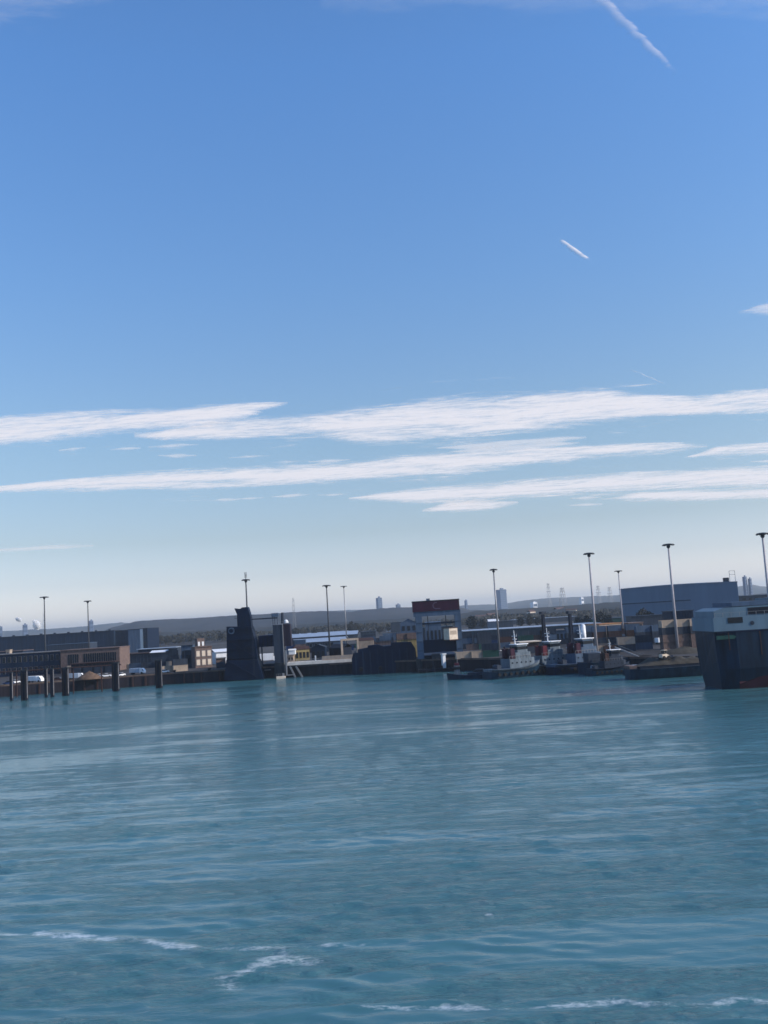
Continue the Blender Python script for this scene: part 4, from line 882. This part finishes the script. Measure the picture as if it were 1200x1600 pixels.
def tug(px, Y, rz, label, hullm, sup, fun, Ls=25., sc=1.0, mast=True):
    t = thing('tugboat', label, 'tugboat', (at(px, hz(px), Y).x, Y, 0), rz, 'tugboats moored at the quay'); t.scale = (sc,) * 3
    h = hull_mesh(Ls, 8.4, -1.2, 2.1, 1.9, hullm, t)
    for i in range(9):
        x = -Ls / 2 + 2 + i * 2.3
        for s_ in (-1, 1): MB().cyl((x, s_ * 4.15, 1.4), (x, s_ * 4.45, 1.4), .55, .55, 10).build('tyre_fender', rubber, h)
    g = MB(); g.cyl((Ls / 2 - .4, -1.4, 2.6), (Ls / 2 - .4, 1.4, 2.6), .8, .8, 12); g.build('bow_fender', rubber, h)
    bw = hull_mesh(Ls * .97, 8.0, 2.12, 3.0, 2.1, sup if sup is not white else bluegrey, t, 'bulwark', .2)
    dh = MB().plan([(-3.5, -2.7), (5.6, -2.7), (7.2, -1.6), (7.2, 1.6), (5.6, 2.7), (-3.5, 2.7)], 2.2, 6.0).build('deckhouse', sup, t)
    for k in range(5):
        for s_ in (-1, 1): MB().cyl((-2.5 + k * 1.8, s_ * 2.702, 4.7), (-2.5 + k * 1.8, s_ * 2.78, 4.7), .28, .28, 10).build('porthole', glass, dh)
    MB().plan([(-.8, -2.4), (4.8, -2.4), (6.0, -1.3), (6.0, 1.3), (4.8, 2.4), (-.8, 2.4)], 6.01, 7.9).build('upper_deckhouse', sup, t)
    wh = MB().plan([(.4, -1.9), (4.0, -1.9), (5.1, -1.0), (5.1, 1.0), (4.0, 1.9), (.4, 1.9)], 7.92, 10.4).build('wheelhouse', sup, t)
    MB().plan([(.3, -2.0), (4.05, -1.96), (5.2, -1.02), (5.2, 1.02), (4.05, 1.96), (.3, 2.0)], 8.8, 9.8).build('window_band', glass, wh)
    MB().plan([(0, -2.2), (4.3, -2.2), (5.5, -1.2), (5.5, 1.2), (4.3, 2.2), (0, 2.2)], 10.42, 10.65).build('wheelhouse_roof', white, wh)
    for s_ in (-1, 1):
        f = MB().box(-2.9, -1.1, s_ * 1.9 - .65, s_ * 1.9 + .65, 6.01, 9.3).build('funnel', fun, t, bevel=.1); MB().cyl((-2, s_ * 1.9, 9.3), (-2.2, s_ * 1.9, 10.0), .28, .28, 8).build('exhaust_pipe', rubber, f)
    if mast:
        g = MB(); g.cyl((1.0, 0, 10.6), (.8, 0, 15.2), .18, .09, 8); g.box(.75, .9, -1.4, 1.4, 13.2, 13.35); g.box(.6, 1.2, -.9, .9, 12.2, 12.35); g.cyl((.9, -1.2, 13.3), (.9, -1.2, 14.0), .05, .05, 6); g.build('mast', white, t)
    MB().cyl((-7, -1.0, 3.6), (-7, 1.0, 3.6), .9, .9, 14).box(-7.8, -6.2, -1.5, -1.05, 2.3, 4.3).box(-7.8, -6.2, 1.05, 1.5, 2.3, 4.3).build('towing_winch', slate, t)
    g = MB()
    for s_ in (-1, 1):
        for k in range(8): g.box(-3.4 + k * 1.2 - .03, -3.4 + k * 1.2 + .03, s_ * 2.6 - .03, s_ * 2.6 + .03, 6.0, 6.95)
        g.box(-3.4, 5.2, s_ * 2.6 - .03, s_ * 2.6 + .03, 6.9, 6.97)
    g.build('railing', galv, t)
    return t
tugw = mat('tug_grey', (.11, .14, .17), .6, .35, .5, streak=True)
tug(797, 322, R(28), 'dark hulled tug with pale wheelhouse and dark red funnels, left one of the big tugs', hullblue, tugw, maroon, 22, 1.0)
tug(848, 330, R(24), 'tug with the brightest red funnels, middle one of the three big tugs', hullblue, tugw, red, 22, 1.0)
tug(899, 326, R(26), 'tug with a dark casing and pale blue bulwark, right one of the three big tugs', navy, bluegrey, maroon, 24, 1.04)
t = thing('workboat', 'low dark workboat with a pale upright cabin and small red top, left of the tugs', 'workboat', (X_(724, 326), 326, 0), R(176))
hull_mesh(14, 4.4, -.7, 1.3, 1.0, hullblue, t)
cbx = MB().box(2.4, 4.4, -1.2, 1.2, 1.35, 4.6).build('cabin', tugw, t); MB().box(2.3, 4.5, -1.3, 1.3, 3.3, 4.2).build('window_band', glass, cbx)
MB().box(2.6, 4.2, -.9, .9, 4.61, 5.4).build('red_casing', red, t); MB().cyl((3.2, 0, 5.4), (3.2, 0, 7.6), .08, .05, 6).build('mast', galv, t); MB().box(-4, 0, -1.4, 1.4, 1.32, 2.0).build('hatch', slate, t)
for px, Y, rz_, m_, lab in ((948, 318, R(12), white, 'small white launch moored right of the big tugs'), (918, 312, R(40), palegrey, 'small pale launch moored ahead of the right big tug'), (984, 300, R(8), palegrey, 'small launch squeezed between the black barge and the sand barge'), (742, 328, R(170), slate, 'dark small launch between the workboat and the left big tug')):
    t = thing('launch', lab, 'launch', (X_(px, Y), Y, 0), rz_, 'small launches by the tugs'); hull_mesh(8, 2.8, -.5, 1.1, .6, hullblue, t)
    cbx = MB().slab([(-1.5, 1.12), (-1.5, 2.9), (1.2, 2.9), (2.2, 1.9), (2.2, 1.12)], -1.0, 1.0).build('cabin', m_, t, bevel=.06); MB().slab([(-1.2, 2.1), (-1.2, 2.65), (1.1, 2.65), (1.6, 2.1)], -1.03, 1.03).build('window_band', glass, cbx)
tug(944, 306, R(14), 'low dark tug with a small slate wheelhouse, moored right of the three big tugs', hullblue, slate, rust, 20, .72)
# dark coaster-like barges filling the berth right of the tugs
def barge(px, Y, Ls, B, zs, rz, label, m, name='barge'):
    t = thing(name, label, 'barge', (X_(px, Y), Y, 0), rz); hull_mesh(Ls, B, -.9, zs, .5, m, t, sternlift=.2)
    g = MB(); g.box(-Ls * .4, Ls * .3, -B * .36, B * .36, zs + .01, zs + .9); g.build('coaming', slate, t); return t
t = barge(968, 316, 30, 8, 3.6, R(8), 'black unladen barge moored between the tugs and the sand barge', hullblue)
MB().box(-13, -9, -2.4, 2.4, 3.62, 6.6).build('deckhouse', slate, t)
t = thing('gangway', 'pale gangway sloping from the quay down to the black barge', 'gangway', (X_(955, 318), 318, 7.6), R(-20))
MB().slab([(0, 0), (8.5, -4.0), (8.5, -3.6), (0, .4)], -.6, .6).build('treads', galv, t); MB().slab([(0, 1.3), (8.5, -2.7), (8.5, -2.55), (0, 1.45)], -.62, -.55).build('handrail', galv, t)
# sand barge
t = barge(1050, 282, 30, 9, 2.9, R(2), 'barge heaped with olive sand, moored between the black barge and the ship', hullblue, 'sand_barge')
g = MB(); nx_, ny_ = 40, 12
for i in range(nx_ + 1):
    for j in range(ny_ + 1):
        u, v = i / nx_, j / ny_; e = math.sin(math.pi * v) ** .7 * min(1, u * 5, (1 - u) * 5); z = 3.7 + e * (1.5 + 1.3 * noise.noise(Vector((u * 6, v * 2, 1))) + .5 * noise.noise(Vector((u * 22, v * 7, 4))))
        g.v.append((-12.5 + 22 * u, -3.4 + 6.8 * v, z))
for i in range(nx_):
    for j in range(ny_): a = i * (ny_ + 1) + j; g.f.append((a, a + 1, a + ny_ + 2, a + ny_ + 1))
g.build('sand_heap', sand_m, t, True)
MB().box(-15, -12.8, -3, 3, 2.92, 3.9).build('stern_deck', brown, t)
t = thing('wheel_loader', 'dirty cream loader working on top of the sand barge', 'loader', (X_(1030, 281), 281, 5.2), R(30))
MB().slab([(-1.4, .5), (-1.4, 1.4), (.2, 1.5), (1.4, 1.0), (1.4, .5)], -.7, .7).build('chassis', cream, t); MB().box(-.4, .6, -.6, .6, 1.5, 2.5).build('cab', glass, t); MB().box(-.5, .7, -.7, .7, 2.5, 2.62).build('cab_roof', cream, t)
for x_ in (-.9, .9):
    for y_ in (-.95, .7): MB().cyl((x_, y_, .5), (x_, y_ + .25, .5), .5, .5, 12).build('wheel', rubber, t)
MB().slab([(1.4, .6), (2.4, .2), (2.6, .9), (2.3, .4), (1.4, .9)], -.9, .9).build('bucket', slate, t)
t = thing('spoil_heap', 'brown heap of spoil on the quay behind the sand barge', 'heap', G(1062, 318)); g = MB()
for j in range(9):
    for i in range(28):
        a = i * math.pi / 14; r_ = 7.0 * (1 - j / 8.0); g.v.append((r_ * math.cos(a) * (1.3 + .2 * noise.noise(Vector((i * .9, j, 7)))), r_ * .7 * math.sin(a), 2.2 * (j / 8.0) ** .8 + (.4 * noise.noise(Vector((i * .7, j * .8, 9))) if j else 0)))
for j in range(8):
    for i in range(28): g.f.append((j * 28 + i, j * 28 + (i + 1) % 28, (j + 1) * 28 + (i + 1) % 28, (j + 1) * 28 + i))
g.build('heap', sand_m, t, True)

# ------------------------------------------------------------------ the ship on the right
YS = 232; csx = X_(1113, YS)
t = thing('ship', 'big navy hulled ship with white upperworks cut by the right edge', 'ship', (csx, YS, 0), 0)
def zS(px, py): return at(px, py, YS).z
zdk = zS(1140, 986)
Ls = 96.; g = MB(); nv = 8; n = 40
for i in range(n + 1):
    u = i / n; x = Ls * u
    st = min(1, u / .05); half = 8.5 * (.86 + .14 * st) * (1 if u < .7 else max(.03, 1 - ((u - .7) / .3) ** 2.2))
    for side in (1, -1):
        for j in range(nv):
            f = j / (nv - 1); f = f if side == 1 else 1 - f; z = -2 + (zdk + 1.5 * max(0, u - .7) - -2) * f
            under = (1 - f) ** 2 * 1.3 * max(0, 1 - u / .08)
            g.v.append((x + under, 8.5 + side * half * (.8 + .2 * min(1, f * 2.2)), z))
w2 = 2 * nv
for i in range(n):
    for j in range(w2): a = i * w2 + j; b = i * w2 + (j + 1) % w2; g.f.append((a, b, b + w2, a + w2))
g.f.append(tuple(range(w2))); g.f.append(tuple(range(n * w2 + w2 - 1, n * w2 - 1, -1)))
hb = g.build('hull', mat('ship_hull_plates', (.003, .015, .034), .5, .55, .35, streak=True), t)
# red boot-topping: lower strake as its own skin, proud of the hull by 4 cm
g = MB()
for i in range(2, n + 1):
    u = i / n; x = Ls * u; half = 8.5 * (1 if u < .7 else max(.03, 1 - ((u - .7) / .3) ** 2.2))
    for z in (-.5, .6, 1.7, 2.9):
        f = (z + 2) / (zdk + 2); zz = z if z < 2.8 else min(2.9, 1.2 + (x - 4.8) * .3); g.v.append((x, 8.5 - half * (.8 + .2 * min(1, f * 2.2)) - .05, min(zz, z)))
for i in range(n - 2):
    for j in range(3): a = i * 4 + j; g.f.append((a, a + 1, a + 5, a + 4))
g.build('boot_topping', boot, hb)
MB().box(.3, Ls * .97, -.12, .0, zdk - .35, zdk - .05).build('sheer_strake', navy, hb)
zu = zS(1140, 964); zu2 = zS(1140, 948)
ud = MB().slab([(-.25, zdk + .01), (-.25, zu), (86, zu), (88, zdk + .01)], .2, 16.8).build('main_superstructure', shipwhite, t)
for k, (x0, x1, za, zb_) in enumerate(((3.2, 6.8, .55, .95), (24, 30, .6, .9), (34, 44, .6, .9), (48, 60, .6, .9))):
    MB().box(x0, x1, .12, .197, zdk + (zu - zdk) * za, zdk + (zu - zdk) * zb_).build('deck_opening', glass, ud)
for k in range(7): MB().cyl((9 + k * 6.2, .197, zdk + 1.6), (9 + k * 6.2, .1, zdk + 1.6), .5, .5, 12).build('porthole', slate, ud)
u2 = MB().slab([(.3, zu + .01), (.3, zu2 - .9), (2.6, zu2 - .2), (60, zu2), (60, zu + .01)], .9, 15.8).build('upper_superstructure', shipwhite, t)
for (x0, x1) in ((8.5, 13.5), (16, 21), (23, 31), (33, 45)): MB().box(x0, x1, .8, .897, zu + .35, zu2 - .5).build('deck_opening', tarred, u2)
MB().box(5.0, 14.2, 1.6, 15.4, zu2 + .01, zu2 + 1.0).build('deck_locker', bluegrey, t)
MB().box(15.8, 30, 2, 15, zu2 + .01, zu2 + 1.6).build('bridge_deck', shipwhite, t)
g = MB()
for k in range(30): g.box(.2 + k * 2 - .04, .2 + k * 2 + .04, .22, .3, zu, zu + 1.05)
g.box(.2, 58, .22, .28, zu + 1.0, zu + 1.06); g.build('railing', galv, t)
for k in range(9): MB().box(3 + k * 7.5 - .12, 3 + k * 7.5 + .12, -.10, .0, zdk - 4.5 - 1.5 * (k % 3), zdk - .36).build('rust_run', rust, hb)
g = MB()
for k in range(5): g.cyl((1.2, 1.5, zdk - .2 - 0), (1.2, 1.5, zdk), .1, .1, 6)
MB().slab([(.1, zdk - 1.9), (4.2, zdk - 1.9), (4.8, zdk - 1.4), (4.2, zdk - 1.0), (.1, zdk - 1.0)], -.06, .3).build('mooring_port', greenp, hb)

# ------------------------------------------------------------------ trees and houses on the rise
def crown_mesh(seed, n=420):
    rr = random.Random(seed); g = MB()
    for k in range(n):
        while True:
            p = Vector((rr.uniform(-1, 1), rr.uniform(-1, 1), rr.uniform(-1, 1)))
            if p.length < 1 and p.length > .35: break
        q = p * (1 + .35 * noise.noise(p * 2 + Vector((seed, 0, 0)))); c = Vector((q.x * 3.6, q.y * 3.6, 6.4 + q.z * 3.4)); s_ = rr.uniform(.25, .6)
        a = Vector((rr.uniform(-1, 1), rr.uniform(-1, 1), rr.uniform(-1, 1))).normalized() * s_; b = a.orthogonal().normalized() * s_
        g.add([c - a, c + b, c + a, c - b], [(0, 1, 2, 3)])
    return g
def make_tree(seed, label):
    t = thing('tree', label, 'tree', (0, 0, 0), 0, 'trees on the rising ground'); g = MB(); g.cyl((0, 0, 0), (.1, 0, 4.2), .35, .22, 8)
    rr = random.Random(seed)
    for k in range(7): a = rr.uniform(0, 6.28); g.cyl((.05, 0, 2.6 + k * .3), (math.cos(a) * 2.3, math.sin(a) * 2.3, 5 + rr.uniform(0, 2.5)), .14, .04, 5)
    g.build('trunk', bark, t); crown_mesh(seed).build('crown', leaf, t); return t
tp = [None] * 3
spots = [(250, 1150), (262, 1180), (280, 1120), (298, 1160), (312, 1200), (345, 1180), (360, 1150), (462, 1060), (474, 1080), (490, 1040), (548, 1060), (556, 1090), (592, 1020), (606, 1040), (640, 820), (655, 840), (735, 800), (752, 820), (812, 830), (826, 850), (838, 820), (902, 720), (914, 700), (936, 740), (948, 690), (1002, 590), (1012, 580), (1118, 560), (1160, 620), (1178, 640)]
nearby = lambda x: ('left of the navy hoist tower' if x < 370 else 'behind the quay bridge' if x < 545 else 'behind the floating dock' if x < 630 else 'behind the left portal leg' if x < 670 else 'above the transit shed' if x < 860 else 'left of the big warehouse' if x < 970 else 'before the big warehouse' if x < 1050 else 'behind the ship')
for i, (px, Y) in enumerate(spots):
    k = i % 3; loc = (at(px, hz(px), Y).x, Y, GZ); lab = 'bare dark winter tree on the yard ' + nearby(px)
    s_ = random.uniform(.8, 1.4)
    if tp[k] is None: tp[k] = make_tree(k + 3, lab); tp[k].location = loc; tp[k].scale = (s_,) * 3; tp[k]['group'] = 'trees ' + nearby(px)
    else: dup(tp[k], loc, random.uniform(0, 6), lab, 'trees ' + nearby(px), (s_, s_, s_ * random.uniform(.85, 1.15)))
hp = None
hs = [(246, 993, 2050), (268, 997, 1950), (300, 992, 2100), (318, 995, 1980), (338, 988, 2200), (352, 986, 2250), (466, 984, 2100), (480, 988, 2000), (505, 985, 2050), (530, 979, 2200), (556, 981, 2100), (574, 980, 2150), (590, 976, 2300), (752, 968, 1500), (768, 966, 1550), (830, 960, 1600), (874, 955, 1650), (893, 957, 1550)]
for i, (px, py, Y) in enumerate(hs):
    p = at(px, py, Y); lab = 'pale house on the hillside ' + nearby(px)
    if hp is None:
        hp = thing('house', lab, 'house', p, .3, 'hillside houses'); MB().box(-7, 7, -4, 4, -6, 5).build('wall', cream, hp); MB().gable(-7, 7, -4, 4, 5.01, 8.5, .5).build('roof', rooftile, hp)
        for x in (-4.5, -1.5, 1.5, 4.5): MB().box(x - .7, x + .7, -4.1, -4.003, 1.5, 3.3).build('window', glass, hp); 
        hp['group'] = 'houses ' + nearby(px)
    else: dup(hp, p, random.uniform(-.5, .8), lab, 'houses ' + nearby(px), (random.uniform(.7, 1.7), 1, random.uniform(.7, 1.0)))
# a wood along the foot of the hills that reads as one mass
g = MB(); rr = random.Random(5)
for k in range(26000):
    px = rr.uniform(-150, 1350); Y = rr.uniform(1180, 1420); X = at(px, hz(px), Y).x
    hgt = 9 + 6 * noise.noise(Vector((X * .01, Y * .01, 2))) + 3 * noise.noise(Vector((X * .07, Y * .05, 2)))
    z = GZ + hgt * rr.uniform(.1, 1) ** .6; s_ = rr.uniform(.8, 2.4)
    a = Vector((rr.uniform(-1, 1), rr.uniform(-1, 1), rr.uniform(-1, 1))).normalized() * s_; b = a.orthogonal().normalized() * s_; c = Vector((X, Y, z))
    g.add([c - a, c + b, c + a, c - b], [(0, 1, 2, 3)])
tag(g.build('woodland', leaf), 'dark bare woodland along the foot of the hills', 'woodland', kind='stuff')

# fenders on the quay face
fp = None
for i, px in enumerate((20, 60, 130, 150, 205, 225, 285, 300, 312, 340)):
    Y = np.interp(px, [0, 100, 240, 348], [384, 392, 402, 402]) - .25; loc = (at(px, hz(px), Y).x, Y, 0)
    if fp is None: fp = MB().box(-.3, .3, -.35, 0, .2, 4.2).build('quay_fender', rust); fp.location = loc; tag(fp, 'rusty upright fender fixed to the face of the left quay wall', 'fender', 'fenders on the left quay wall')
    else: c = fp.copy(); C.objects.link(c); c.location = loc

# ------------------------------------------------------------------ haze
g = MB().box(-19000, 19000, -19000, 19000, -3.2, 260)
hz_m = bpy.data.materials.new('haze'); hz_m.use_nodes = True; n = hz_m.node_tree.nodes; l = hz_m.node_tree.links; n.remove(n['Principled BSDF'])
pv = n.new('ShaderNodeVolumePrincipled'); pv.inputs['Color'].default_value = (.74, .87, 1.0, 1); pv.inputs['Density'].default_value = 9e-5; pv.inputs['Anisotropy'].default_value = .2
l.new(pv.outputs[0], n['Material Output'].inputs['Volume'])
tag(g.build('haze', hz_m), kind='stuff')
